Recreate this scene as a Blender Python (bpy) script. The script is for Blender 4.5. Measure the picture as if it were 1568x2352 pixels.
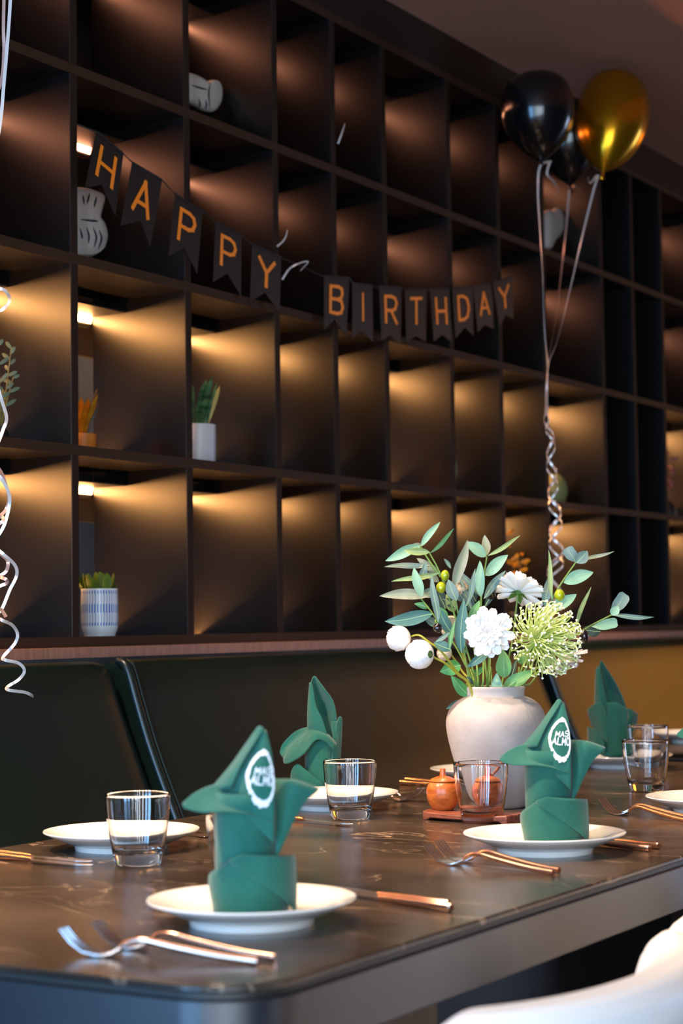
import bpy, bmesh, math, random
from mathutils import Vector, Matrix
random.seed(7)
PI = math.pi
S = bpy.context.scene
COL = S.collection
for o in list(bpy.data.objects): bpy.data.objects.remove(o)

# ------------------------------------------------------------------ camera
# world: x runs along the shelf wall, y goes into it, z is up; the camera stands at the origin, 1.05 m high
FPX, CX, CY = 4250.0, 784.0, 1176.0
PITCH, ROLL, TH = (math.radians(a) for a in (3.46, -0.785, 31.3))
CZ, TZ = 1.05, 0.75
CAMP = Vector((0, 0, CZ))
_f0 = Vector((math.cos(TH), math.sin(TH), 0)); _r0 = Vector((math.sin(TH), -math.cos(TH), 0)); _u0 = Vector((0, 0, 1))
FW = _f0 * math.cos(PITCH) + _u0 * math.sin(PITCH)
_up = _u0 * math.cos(PITCH) - _f0 * math.sin(PITCH)
RT = _r0 * math.cos(ROLL) + _up * math.sin(ROLL)
UP = -_r0 * math.sin(ROLL) + _up * math.cos(ROLL)
cam_d = bpy.data.cameras.new('camera'); cam = bpy.data.objects.new('camera', cam_d); COL.objects.link(cam)
cam.matrix_world = Matrix(((RT.x, UP.x, -FW.x, 0), (RT.y, UP.y, -FW.y, 0), (RT.z, UP.z, -FW.z, CZ), (0, 0, 0, 1)))
cam_d.sensor_fit = 'HORIZONTAL'; cam_d.sensor_width = 24.0; cam_d.lens = FPX / 1568 * 24
cam_d.clip_start = 0.05
cam_d.dof.use_dof = True; cam_d.dof.focus_distance = 2.80; cam_d.dof.aperture_fstop = 5.4
S.camera = cam
S.view_settings.view_transform = 'Standard'; S.view_settings.look = 'None'
S.view_settings.gamma = 1.0; S.view_settings.use_curve_mapping = False
S.view_settings.exposure = 0.0

# ------------------------------------------------------------------ light
w = bpy.data.worlds.new('world'); S.world = w; w.use_nodes = True
w.node_tree.nodes['Background'].inputs[0].default_value = (0.55, 0.68, 0.9, 1)
w.node_tree.nodes['Background'].inputs[1].default_value = 0.25
def light(name, kind, loc, target, power, color, **kw):
    l = bpy.data.lights.new(name, kind); l.energy = power; l.color = color
    for k, v in kw.items(): setattr(l, k, v)
    o = bpy.data.objects.new(name, l); COL.objects.link(o); o.location = loc
    d = Vector(target) - Vector(loc); o.rotation_euler = d.to_track_quat('-Z', 'Y').to_euler()
    return o
COOL = (0.70, 0.85, 1.0); WARM = (1.0, 0.72, 0.48)
# daylight through the tall windows of the wall behind the camera
for yy, pw, wd in ((-2.35, 34, .34), (-1.62, 34, .20), (-0.95, 36, .20), (-0.30, 36, .20), (0.45, 22, .22), (1.15, 30, .34), (1.80, 52, .50)):
    light('daylight_and_fill', 'AREA', (-1.05, yy, 1.20), (1.0, yy, 1.20), pw * 1.12, COOL if yy < 1 else (0.25, 0.56, 1.0), shape='RECTANGLE', size=wd, size_y=2.1)
light('daylight_and_fill', 'AREA', (9.75, -2.7, 1.2), (8.0, -2.7, 1.2), 85, (0.55, 0.68, 1.0), shape='RECTANGLE', size=1.4, size_y=2.0)  # added cool light, no window there; gives the table apron bluish reflections
# warm ceiling spots along the tables
SPOT = dict(spot_size=math.radians(64), spot_blend=0.7, shadow_soft_size=0.03)
for (lx, ly, tx, ty, pw) in ((1.30, 1.95, 2.02, 1.58, 260), (1.55, 1.30, 1.75, 1.10, 90), (2.05, 1.35, 2.4, 1.1, 100), (3.0, 1.6, 3.3, 1.45, 110), (4.3, 1.55, 4.6, 1.6, 160)):
    light('ceiling_spot', 'SPOT', (lx, ly, 2.5), (tx, ty, TZ), pw, WARM, **SPOT)
# added unseen spot on the far wall, for the bench's golden reflection, cool lamp in the room behind the shelves
light('far_wall_fill', 'SPOT', (8.6, 0.3, 1.0), (9.9, 0.0, 2.15), 2600, (1.0, 0.70, 0.24), spot_size=math.radians(40), spot_blend=1.0, shadow_soft_size=0.08)
light('rear_room_lamp', 'AREA', (3.2, 2.95, 2.3), (3.2, 3.4, 1.0), 3.0, (0.85, 0.95, 1.0), shape='RECTANGLE', size=2.0, size_y=0.2)

# ------------------------------------------------------------------ points, meshes, materials
def ray(x, y): return FW + RT * ((x - CX) / FPX) - UP * ((y - CY) / FPX)
def atz(x, y, z): r = ray(x, y); return CAMP + r * ((z - CZ) / r.z)
def aty(x, y, Y): r = ray(x, y); return CAMP + r * (Y / r.y)
def atd(x, y, d): return CAMP + ray(x, y) * d            # at d metres along the view axis

def lin(c):
    return tuple(((v / 255 / 12.92) if v / 255 <= 0.04045 else ((v / 255 + 0.055) / 1.055) ** 2.4) for v in c) + (1.0,)
def mat(name, rgb, rough=0.5, metal=0.0, rgb2=None, nscale=8.0, bump=0.0, bscale=60.0, spec=0.5, sub=0.0, trans=0.0, stretch=None, coat=0.0, sheen=0.0, detail=4.0, lo=0.35, hi=0.65):
    m = bpy.data.materials.new(name); m.use_nodes = True
    nt = m.node_tree; b = nt.nodes['Principled BSDF']
    b.inputs['Base Color'].default_value = lin(rgb); b.inputs['Roughness'].default_value = rough
    b.inputs['Metallic'].default_value = metal; b.inputs['Specular IOR Level'].default_value = spec
    b.inputs['Coat Weight'].default_value = coat; b.inputs['Coat Roughness'].default_value = 0.15
    b.inputs['Sheen Weight'].default_value = sheen
    if sub: b.inputs['Subsurface Weight'].default_value = sub; b.inputs['Subsurface Radius'].default_value = (0.01, 0.008, 0.006)
    if trans: b.inputs['Transmission Weight'].default_value = trans
    if rgb2 or bump:
        tc = nt.nodes.new('ShaderNodeTexCoord'); mp = nt.nodes.new('ShaderNodeMapping')
        nt.links.new(tc.outputs['Object'], mp.inputs[0])
        if stretch: mp.inputs['Scale'].default_value = stretch
    if rgb2:
        n = nt.nodes.new('ShaderNodeTexNoise'); n.inputs['Scale'].default_value = nscale; n.inputs['Detail'].default_value = detail
        nt.links.new(mp.outputs[0], n.inputs['Vector'])
        r = nt.nodes.new('ShaderNodeValToRGB'); r.color_ramp.elements[0].position = lo; r.color_ramp.elements[1].position = hi
        r.color_ramp.elements[0].color = lin(rgb); r.color_ramp.elements[1].color = lin(rgb2)
        nt.links.new(n.outputs['Fac'], r.inputs[0]); nt.links.new(r.outputs[0], b.inputs['Base Color'])
    if bump:
        n2 = nt.nodes.new('ShaderNodeTexNoise'); n2.inputs['Scale'].default_value = bscale; n2.inputs['Detail'].default_value = 3
        nt.links.new(mp.outputs[0], n2.inputs['Vector'])
        bp = nt.nodes.new('ShaderNodeBump'); bp.inputs['Strength'].default_value = bump; bp.inputs['Distance'].default_value = 0.002
        nt.links.new(n2.outputs['Fac'], bp.inputs['Height']); nt.links.new(bp.outputs[0], b.inputs['Normal'])
    return m
def emit(name, rgb, strength):
    m = bpy.data.materials.new(name); m.use_nodes = True; nt = m.node_tree
    b = nt.nodes['Principled BSDF']; b.inputs['Base Color'].default_value = (0.8, 0.8, 0.8, 1)
    b.inputs['Emission Color'].default_value = rgb + (1,); b.inputs['Emission Strength'].default_value = strength
    return m

class MB:
    def __init__(s): s.v = []; s.f = []; s.m = []; s.mi = 0
    def add(s, vs, fs):
        n = len(s.v); s.v += [tuple(p) for p in vs]; s.f += [tuple(i + n for i in f) for f in fs]; s.m += [s.mi] * len(fs); return s
    def box(s, x0, x1, y0, y1, z0, z1):
        return s.add([(x0, y0, z0), (x1, y0, z0), (x1, y1, z0), (x0, y1, z0), (x0, y0, z1), (x1, y0, z1), (x1, y1, z1), (x0, y1, z1)],
                     [(3, 2, 1, 0), (4, 5, 6, 7), (0, 1, 5, 4), (1, 2, 6, 5), (2, 3, 7, 6), (3, 0, 4, 7)])
    def grid(s, rows, close=False):
        n, m = len(rows), len(rows[0]); vs = [p for r in rows for p in r]; fs = []
        for i in range(n - 1):
            for j in range(m if close else m - 1):
                k = (j + 1) % m; fs.append((i * m + j, i * m + k, (i + 1) * m + k, (i + 1) * m + j))
        return s.add(vs, fs)
    def lathe(s, prof, seg=48, c=(0, 0, 0), capb=False, capt=False):
        rows = [[(c[0] + r * math.cos(2 * PI * j / seg), c[1] + r * math.sin(2 * PI * j / seg), c[2] + z) for j in range(seg)] for r, z in prof]
        b = len(s.v); s.grid(rows, True)
        if capb: s.f.append(tuple(b + j for j in range(seg))[::-1]); s.m.append(s.mi)
        if capt: n = b + (len(prof) - 1) * seg; s.f.append(tuple(n + j for j in range(seg))); s.m.append(s.mi)
        return s
    def tube(s, pts, rad, seg=8, flat=1.0):
        pts = [Vector(p) for p in pts]; n = len(pts); rad = rad if isinstance(rad, (list, tuple)) else [rad] * n
        rows = []; nrm = None
        for i, p in enumerate(pts):
            t = (pts[min(i + 1, n - 1)] - pts[max(i - 1, 0)]).normalized()
            if nrm is None: nrm = t.orthogonal().normalized()
            nrm = (nrm - t * nrm.dot(t)).normalized(); bn = t.cross(nrm)
            rows.append([p + (nrm * math.cos(2 * PI * j / seg) + bn * (math.sin(2 * PI * j / seg) * flat)) * rad[i] for j in range(seg)])
        b = len(s.v); s.grid(rows, True)
        s.f.append(tuple(b + j for j in range(seg))[::-1]); s.f.append(tuple(b + (n - 1) * seg + j for j in range(seg))); s.m += [s.mi] * 2
        return s
    def poly(s, outline, thick):                       # flat prism: outline points (Vector), thick vector
        n = len(outline); t = Vector(thick); vs = [Vector(p) for p in outline]; vs += [p + t for p in vs]
        fs = [tuple(range(n)), tuple(range(2 * n - 1, n - 1, -1))] + [(i, i + n, (i + 1) % n + n, (i + 1) % n) for i in range(n)]
        return s.add(vs, fs)
    def build(s, name, mats, parent=None, smooth=True, org=None):
        me = bpy.data.meshes.new(name)
        o0 = Vector(org) if org is not None else (parent.location if parent is not None and parent.type == 'EMPTY' else Vector())
        me.from_pydata([tuple(Vector(p) - o0) for p in s.v], [], s.f)
        for m in (mats if isinstance(mats, (list, tuple)) else [mats]): me.materials.append(m)
        me.polygons.foreach_set('material_index', s.m)
        bm = bmesh.new(); bm.from_mesh(me); bmesh.ops.recalc_face_normals(bm, faces=bm.faces); bm.to_mesh(me); bm.free()
        if smooth:
            me.polygons.foreach_set('use_smooth', [True] * len(me.polygons))
            me.set_sharp_from_angle(angle=math.radians(40))
        o = bpy.data.objects.new(name, me); COL.objects.link(o)
        if parent is not None: o.parent = parent
        return o
def tag(o, label=None, cat=None, group=None, kind=None):
    if label: o['label'] = label
    if cat: o['category'] = cat
    if group: o['group'] = group
    if kind: o['kind'] = kind
    return o
def thing(name, loc, label, cat, group=None, rz=0.0):
    o = bpy.data.objects.new(name, None); COL.objects.link(o); o.location = loc; o.rotation_euler = (0, 0, rz)
    o.empty_display_size = 0.05
    return tag(o, label, cat, group)
def copy_tree(o, parent=None):
    c = o.copy(); COL.objects.link(c)
    if parent is not None: c.parent = parent
    for ch in list(o.children): copy_tree(ch, c)
    return c
def bevel(o, wd, seg=2):
    b = o.modifiers.new('bevel', 'BEVEL'); b.width = wd; b.segments = seg; b.limit_method = 'ANGLE'; return o
def solid(o, t, off=0.0):
    b = o.modifiers.new('solid', 'SOLIDIFY'); b.thickness = t; b.offset = off; return o
def cr(p, t):                                          # Catmull-Rom through p (Vectors), t in 0..1
    n = len(p) - 1; x = min(max(t, 0), 1) * n; i = min(int(x), n - 1); u = x - i
    a = p[i - 1] if i > 0 else p[0] * 2 - p[1]; b, c = p[i], p[i + 1]; d = p[i + 2] if i + 2 <= n else p[n] * 2 - p[n - 1]
    return 0.5 * ((2 * b) + (c - a) * u + (2 * a - 5 * b + 4 * c - d) * u * u + (3 * b - a - 3 * c + d) * u ** 3)
def spline(pts, n): pts = [Vector(p) for p in pts]; return [cr(pts, i / n) for i in range(n + 1)]
class Sheet:                                           # smooth surface through a grid of control points
    def __init__(s, rows): s.r = [[Vector(p) for p in r] for r in rows]
    def at(s, a, b): return cr([cr(r, b) for r in s.r], a)
    def nrm(s, a, b):
        e = 0.01; return (s.at(a + e if a < .98 else a, b) - s.at(a - e if a > .02 else a, b)).cross(s.at(a, b + e if b < .98 else b) - s.at(a, b - e if b > .02 else b)).normalized()
    def mesh(s, mb, n=16, m=12): return mb.grid([[s.at(i / n, j / m) for j in range(m + 1)] for i in range(n + 1)])

# stroke letters, drawn in a unit box (x right, y up)
GL = {'H': [[(0, 0), (0, 1)], [(1, 0), (1, 1)], [(0, .48), (1, .48)]], 'A': [[(0, 0), (.5, 1), (1, 0)], [(.2, .3), (.8, .3)]],
      'P': [[(0, 0), (0, 1), (.6, 1), (.9, .92), (1, .75), (.9, .55), (.6, .46), (0, .46)]], 'Y': [[(0, 1), (.5, .5), (1, 1)], [(.5, .5), (.5, 0)]],
      'B': [[(0, 0), (0, 1), (.6, 1), (.88, .92), (.93, .76), (.85, .6), (.6, .53), (0, .53)], [(.6, .53), (.9, .45), (1, .26), (.9, .07), (.6, 0), (0, 0)]],
      'I': [[(.5, 0), (.5, 1)]], 'R': [[(0, 0), (0, 1), (.6, 1), (.9, .92), (1, .75), (.9, .55), (.6, .46), (0, .46)], [(.5, .46), (1, 0)]],
      'T': [[(0, 1), (1, 1)], [(.5, 1), (.5, 0)]], 'D': [[(0, 0), (0, 1), (.5, 1), (.85, .88), (1, .6), (1, .4), (.85, .12), (.5, 0), (0, 0)]],
      'M': [[(0, 0), (0, 1), (.5, .35), (1, 1), (1, 0)]], 'S': [[(1, .85), (.75, 1), (.25, 1), (0, .8), (.1, .6), (.9, .42), (1, .2), (.75, 0), (.25, 0), (0, .15)]],
      'L': [[(0, 1), (0, 0), (1, 0)]], 'O': [[(0, .35), (0, .65), (.2, .95), (.5, 1), (.8, .95), (1, .65), (1, .35), (.8, .05), (.5, 0), (.2, .05), (0, .35)]],
      'N': [[(0, 0), (0, 1), (1, 0), (1, 1)]]}
def strokes(ch, hw):                                   # quads (4 corner points each) of a letter with half stroke width hw in box units, plus joints
    out = []
    for ln in GL[ch]:
        for (x0, y0), (x1, y1) in zip(ln, ln[1:]):
            dx, dy = x1 - x0, y1 - y0; L = math.hypot(dx, dy); ex, ey = dx / L, dy / L; nx, ny = -ey * hw[0], ex * hw[1]; e = 0.8
            x0_, y0_, x1_, y1_ = x0 - ex * hw[0] * e, y0 - ey * hw[1] * e, x1 + ex * hw[0] * e, y1 + ey * hw[1] * e
            out.append([(x0_ + nx, y0_ + ny), (x0_ - nx, y0_ - ny), (x1_ - nx, y1_ - ny), (x1_ + nx, y1_ + ny)])
    return out

M_shelf = mat('brown_laminate', (9, 7, 6), 0.31, rgb2=(12, 9, 8), nscale=6, stretch=(1, 1, 9), spec=0.6)
M_shelf_edge = mat('brown_laminate_edge', (54, 34, 21), 0.65, spec=0.15)
M_led = emit('warm_led', (1.0, 0.45, 0.14), 92.0)
M_led_up = emit('warm_led_upper', (1.0, 0.42, 0.12), 170.0)
M_led_dim = emit('reddish_led', (1.0, 0.37, 0.19), 20.0)
M_black = mat('black_housing', (18, 16, 15), 0.5)
M_grey = mat('grey_wall_paint', (120, 128, 130), 0.7, rgb2=(112, 120, 124), nscale=3)
M_ceil = mat('brown_ceiling_paint', (158, 112, 92), 0.75, rgb2=(150, 106, 87), nscale=2)
M_floor = mat('grey_floor_tile', (84, 90, 106), 0.35, rgb2=(74, 80, 96), nscale=5)
M_wall = mat('dark_wall_paint', (70, 60, 54), 0.8, rgb2=(64, 55, 50), nscale=3)
M_oak = mat('warm_wood_wall', (186, 142, 62), 0.6, rgb2=(164, 120, 46), nscale=4, stretch=(1, 6, 0.6))
M_ledge = mat('pinkish_wood', (150, 98, 70), 0.5, rgb2=(126, 80, 56), nscale=26, stretch=(6, 1, 0.5))
M_leather = mat('dark_green_leather', (8, 21, 18), 0.33, rgb2=(11, 27, 22), nscale=5, bump=0.12, bscale=240, spec=0.38)
M_pipe = mat('black_green_piping', (10, 26, 28), 0.28, spec=0.6)

# ------------------------------------------------------------------ room shell
def struct(name, mb, m, smooth=False): o = mb.build(name, m, None, smooth); o['kind'] = 'structure'; return o
struct('floor', MB().box(-1.2, 10, -3.6, 3.5, -0.06, 0), M_floor)
struct('ceiling', MB().box(-1.2, 10, -3.6, 3.5, 2.536, 2.6), M_ceil)
struct('wall_back', MB().box(-1.2, 10, 3.4, 3.5, 0, 2.536), M_grey)
struct('wall_front', MB().box(-1.2, 10, -3.6, -3.5, 0, 2.536), M_wall)
struct('wall_right', MB().box(9.9, 10, -3.5, 3.4, 0, 2.536), M_oak)
wl = MB()
edges = [-3.5]
for yc, hw in ((-2.35, .18), (-1.62, .16), (-0.95, .16), (-0.30, .16), (0.45, .16), (1.15, .18), (1.80, .26)): edges += [yc - hw, yc + hw]
edges.append(3.4)
for a, b in zip(edges[0::2], edges[1::2]): wl.box(-1.15, -1.0, a, b, 0, 2.536)
for a, b in zip(edges[1:-1:2], edges[2::2]): wl.box(-1.15, -1.0, a, b, 0, 0.12).box(-1.15, -1.0, a, b, 2.30, 2.536)
struct('wall_left', wl, M_wall)

# ------------------------------------------------------------------ shelf wall
D = 2.15; DEP = 0.235
XS = [1.62, 2.14, 2.609, 2.961, 3.283, 3.522, 3.752, 4.079, 4.354, 4.63, 5.033, 5.272, 5.515, 5.95, 6.3]
ZS = [1.05 + h * D for h in (-0.0122, 0.1496, 0.3130, 0.4765, 0.640)]    # shelf board centres, bottom to top
T = 0.009
sh = thing('shelving_unit', (0, D, ZS[0]), 'tall dark brown open shelf wall with lit square cells above the banquette', 'shelf')
M_band = mat('dark_edge_band', (38, 26, 18), 0.65, spec=0.12)
for x in XS:
    dv = bevel(MB().box(x - T, x + T, D + 0.001, D + DEP, ZS[0], ZS[4]).build('divider', M_shelf, sh, False), 0.001, 1)
    MB().box(x - T - .0003, x + T + .0003, D - 0.0005, D + 0.0012, ZS[0], ZS[4]).build('edge_band', M_band, dv, False, org=sh.location)
for i, z in enumerate(ZS): 
    sb = bevel(MB().box(XS[0], XS[-1], D + 0.0005, D + DEP - 0.03, z - T, z + T).build('shelf_board', M_shelf, sh, False), 0.001, 1)
    MB().box(XS[0], XS[-1], D - 0.0015, D + 0.0007, z - T - .0003, z + T + .0003).build('edge_band', M_shelf_edge, sb, False, org=sh.location)
MB().box(XS[0], XS[-1], D - 0.002, D + DEP, ZS[4] + T, 2.536).build('header_panel', M_band, sh, False)
dark_cols = {10, 11}
for i in range(4):
    zt = ZS[i + 1] - T
    for k in range(len(XS) - 1):
        a, b = XS[k] + T + 0.001, XS[k + 1] - T - 0.001
        if i >= 2: MB().box(a, b, D + DEP + 0.10, D + DEP + 0.112, ZS[i] + T, zt).build('back_panel', M_shelf, sh, False)
        if i < 2: MB().box(a, b, D + DEP + 0.10, D + DEP + 0.115, zt - 0.09, zt + 0.02).build('back_rail', M_black, sh, False)
        lb = MB().box(a, b, D + DEP - 0.085, D + DEP + 0.020, zt - 0.029, zt - 0.026).box(a, b, D + DEP + 0.006, D + DEP + 0.020, zt - 0.05, zt - 0.029).box(a, b, D + DEP + 0.0, D + DEP + 0.020, zt - 0.026, zt).build('light_bar', M_black, sh, False)
        if k in dark_cols: continue
        yl, zl = D + DEP - 0.0, zt - 0.0295                       # strip facing forward under a small visor
        MB().add([(a, yl, zl), (b, yl, zl), (b, yl + 0.004, zl - 0.013), (a, yl + 0.004, zl - 0.013)], [(0, 1, 2, 3)]).build('diffuser', M_led if i < 2 else M_led_dim, lb, False, org=sh.location)
        # slot behind the board: the bar also lights the cell above it
    if i < 2:
        for k in range(len(XS) - 1):
            if k in dark_cols: continue
            a, b = XS[k] + T + 0.001, XS[k + 1] - T - 0.001
            hs = MB().box(a, b, D + DEP - 0.029, D + DEP - 0.002, ZS[i] - 0.0088, ZS[i] - 0.006).box(a, b, D + DEP - 0.004, D + DEP - 0.002, ZS[i] - 0.006, ZS[i] + 0.004).build('light_channel', M_black, sh, False)
            MB().box(a, b, D + DEP - 0.026, D + DEP - 0.006, ZS[i] - 0.006, ZS[i] - 0.004).build('upper_diffuser', M_led_up, hs, False, org=sh.location)

struct('trim_1', MB().box(0.6, 7.0, 2.105, 2.3, 0.996, 1.0145), M_ledge)

# ------------------------------------------------------------------ banquette
PROF = [(2.10, 0.990), (2.075, 0.9905), (2.060, 0.984), (2.050, 0.965), (2.035, 0.92), (2.010, 0.85), (1.980, 0.78), (1.952, 0.72), (1.925, 0.65), (1.905, 0.58), (1.89, 0.50), (1.885, 0.45)]
SEAMS = [0.89, 2.62, 4.35, 6.08]
BL = ['dark green leather banquette section at the left, behind the empty white plate', 'long dark green leather banquette section behind the vase', 'dark green leather banquette section at the right catching golden light']
for k in range(3):
    x0, x1 = SEAMS[k] + 0.012, SEAMS[k + 1] - 0.003
    bq = thing('banquette', (x0, 1.9, 0), BL[k], 'bench', 'leather banquette sections')
    xs = [x0, x0 + 0.006, x0 + 0.02] + [x0 + (x1 - x0) * t for t in (0.25, 0.5, 0.75)] + [x1 - 0.07, x1 - 0.035, x1 - 0.014, x1 - 0.004, x1]
    drop = {x1 - 0.035: 0.004, x1 - 0.014: 0.014, x1 - 0.004: 0.030, x1: 0.05, x0: 0.006, x0 + 0.006: 0.001}
    rows = []
    for x in xs:
        d = drop.get(x, 0)
        rows.append([(x, y + d * 0.6, z - d * (1 if z > 0.9 else 0)) for y, z in PROF] + [(x, 2.10, 0.45)])
    MB().grid(rows, True).add(rows[0], [tuple(range(len(rows[0])))]).add(rows[-1], [tuple(range(len(rows[0])))]).build('backrest', M_leather, bq)
    bevel(MB().box(x0, x1, 1.50, 1.90, 0.33, 0.46).build('seat', M_leather, bq), 0.03, 3)
    MB().box(x0, x1, 1.58, 2.05, 0.0, 0.33).build('base', M_black, bq, False)
    pp = spline([(x0 - 0.002, y - 0.004, z) for y, z in PROF[1:]], 40)
    MB().tube(pp, 0.0085, 10).tube([p + Vector((0.017, -0.003, 0.001)) for p in pp], 0.0028, 8).build('piping', M_pipe, bq)

# ------------------------------------------------------------------ tables
def stone():
    m = mat('dark_brown_stone', (43, 35, 30), 0.25, spec=0.5)
    nt = m.node_tree; b = nt.nodes['Principled BSDF']
    tc = nt.nodes.new('ShaderNodeTexCoord'); mp = nt.nodes.new('ShaderNodeMapping'); mp.inputs['Scale'].default_value = (1.6, 0.8, 1); mp.inputs['Rotation'].default_value = (0, 0, 0.5)
    nt.links.new(tc.outputs['Object'], mp.inputs[0])
    n1 = nt.nodes.new('ShaderNodeTexNoise'); n1.inputs['Scale'].default_value = 3.0; n1.inputs['Detail'].default_value = 6
    n2 = nt.nodes.new('ShaderNodeTexNoise'); n2.inputs['Scale'].default_value = 4.2; n2.inputs['Detail'].default_value = 5; n2.inputs['Distortion'].default_value = 1.2
    for n in (n1, n2): nt.links.new(mp.outputs[0], n.inputs['Vector'])
    r1 = nt.nodes.new('ShaderNodeValToRGB'); r1.color_ramp.elements[0].color = lin((36, 30, 26)); r1.color_ramp.elements[1].color = lin((82, 67, 55)); r1.color_ramp.elements[0].position = .35; r1.color_ramp.elements[1].position = .7
    nt.links.new(n1.outputs['Fac'], r1.inputs[0])
    r2 = nt.nodes.new('ShaderNodeValToRGB'); e = r2.color_ramp.elements      # thin pale veins where the noise crosses one value
    e[0].position = .491; e[0].color = (0, 0, 0, 1); e[1].position = .509; e[1].color = (0, 0, 0, 1); k = e.new(.50); k.color = (1, 1, 1, 1)
    nt.links.new(n2.outputs['Fac'], r2.inputs[0])
    n3 = nt.nodes.new('ShaderNodeTexNoise'); n3.inputs['Scale'].default_value = 5; nt.links.new(mp.outputs[0], n3.inputs['Vector'])
    r3 = nt.nodes.new('ShaderNodeValToRGB'); r3.color_ramp.elements[0].position = .42; r3.color_ramp.elements[1].position = .7; nt.links.new(n3.outputs['Fac'], r3.inputs[0])
    mu = nt.nodes.new('ShaderNodeMath'); mu.operation = 'MULTIPLY'; nt.links.new(r2.outputs[0], mu.inputs[0]); nt.links.new(r3.outputs[0], mu.inputs[1])
    mx = nt.nodes.new('ShaderNodeMixRGB'); mx.inputs[2].default_value = lin((170, 145, 122)); nt.links.new(mu.outputs[0], mx.inputs[0]); nt.links.new(r1.outputs[0], mx.inputs[1])
    nt.links.new(mx.outputs[0], b.inputs['Base Color'])
    return m
M_stone = stone()
M_slab = mat('black_table_edge', (20, 22, 28), 0.34, rgb2=(25, 27, 34), nscale=20, spec=0.8)
M_lip = mat('table_lip', (70, 62, 58), 0.25)
M_walnut = mat('dark_walnut', (58, 42, 34), 0.5, rgb2=(44, 31, 25), nscale=9, stretch=(7, 7, 0.5))
def rrect(x0, x1, y0, y1, r, n=10):
    out = []
    for cx, cy, a in ((x1 - r, y1 - r, 0), (x0 + r, y1 - r, PI / 2), (x0 + r, y0 + r, PI), (x1 - r, y0 + r, 1.5 * PI)):
        out += [(cx + r * math.cos(a + PI / 2 * i / n), cy + r * math.sin(a + PI / 2 * i / n)) for i in range(n + 1)]
    return out
def table(x0, x1, y0, y1, label, panels):
    t = thing('dining_table', ((x0 + x1) / 2, (y0 + y1) / 2, 0), label, 'table')
    def slab(name, m, ins, z0, z1, r, bv):
        o = MB().poly([Vector((x, y, z0)) for x, y in rrect(x0 + ins, x1 - ins, y0 + ins, y1 - ins, r)], (0, 0, z1 - z0)).build(name, m, t, True)
        return bevel(o, bv, 2)
    slab('tabletop', M_stone, 0, 0.743, TZ, 0.075, 0.0022)
    slab('shadow_gap', M_black, 0.004, 0.737, 0.743, 0.071, 0.0005)
    slab('edge_slab', M_slab, 0.001, 0.682, 0.737, 0.074, 0.002)
    for (a, b, c, d) in panels: bevel(MB().box(a, b, c, d, 0.0, 0.682).build('base_panel', M_walnut, t, False), 0.003, 1)
    MB().box(panels[0][1], panels[-1][0], 1.28, 1.31, 0.1, 0.6).build('modesty_panel', M_black, t, False)
    return t
table(1.272, 3.72, 0.868, 1.737, 'long dark brown stone dining table with rounded corners, set for a meal', [(1.60, 1.755, 0.955, 1.44), (3.25, 3.40, 0.955, 1.44)])
table(3.98, 6.2, 0.868, 1.737, 'second dark dining table beyond the far end of the long table', [(4.3, 4.45, 0.955, 1.44), (5.7, 5.85, 0.955, 1.44)])

# ------------------------------------------------------------------ tableware
M_china = mat('white_china', (236, 234, 230), 0.16, spec=0.5, coat=0.4)
M_glass = bpy.data.materials.new('clear_glass'); M_glass.use_nodes = True
_b = M_glass.node_tree.nodes['Principled BSDF']; _b.inputs['Transmission Weight'].default_value = 1.0; _b.inputs['Roughness'].default_value = 0.0; _b.inputs['IOR'].default_value = 1.52; _b.inputs['Base Color'].default_value = (1, 1, 1, 1)
M_copper = mat('rose_gold', (240, 192, 168), 0.22, metal=1.0)
M_silver = mat('pale_rose_silver', (230, 212, 204), 0.26, metal=1.0)

PLP = [(0.0, 0.0115), (0.058, 0.0115), (0.068, 0.0130), (0.078, 0.0165), (0.092, 0.0225), (0.1035, 0.0262), (0.1052, 0.0262), (0.1057, 0.0250), (0.1045, 0.0236), (0.094, 0.0190), (0.080, 0.0128), (0.070, 0.0088), (0.0640, 0.0070), (0.0622, 0.0), (0.0595, 0.0), (0.0585, 0.0060), (0.0, 0.0062)]
pl0 = MB().lathe(PLP, 72).build('dinner_plate', M_china, None)
GR = 'white dinner plates'
def plate(x, y, label):
    o = pl0 if 'used' not in plate.__dict__ else pl0.copy()
    if o is not pl0: COL.objects.link(o)
    plate.used = 1; o.location = (x, y, TZ); return tag(o, label, 'plate', GR)
P1 = (1.562, 1.062); P2 = (2.213, 1.043); P3 = (2.005, 1.575); P4 = (2.595, 1.600)
P5 = tuple(atz(1640, 1836, TZ + .02))[:2]; P6 = tuple(atz(1425, 1739, TZ + .02))[:2]; P7 = tuple(atz(1116, 1770, TZ + .02))[:2]; P8 = tuple(atz(1600, 1686, TZ + .02))[:2]
plate(*P1, 'white plate nearest the rounded table corner, holding a green napkin')
plate(*P2, 'white plate under the napkin in front of the vase')
plate(*P3, 'empty white plate behind the leftmost glass, at the banquette side')
plate(*P4, 'white plate under the looped napkin at the banquette side')
plate(*P5, 'white plate cut by the frame at the right, beside two glasses')
plate(*P6, 'white plate under the farthest napkin on the long table')
plate(*P7, 'white plate mostly hidden behind the vase, left rim showing')
plate(*P8, 'white plate on the second table at the right edge')

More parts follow.
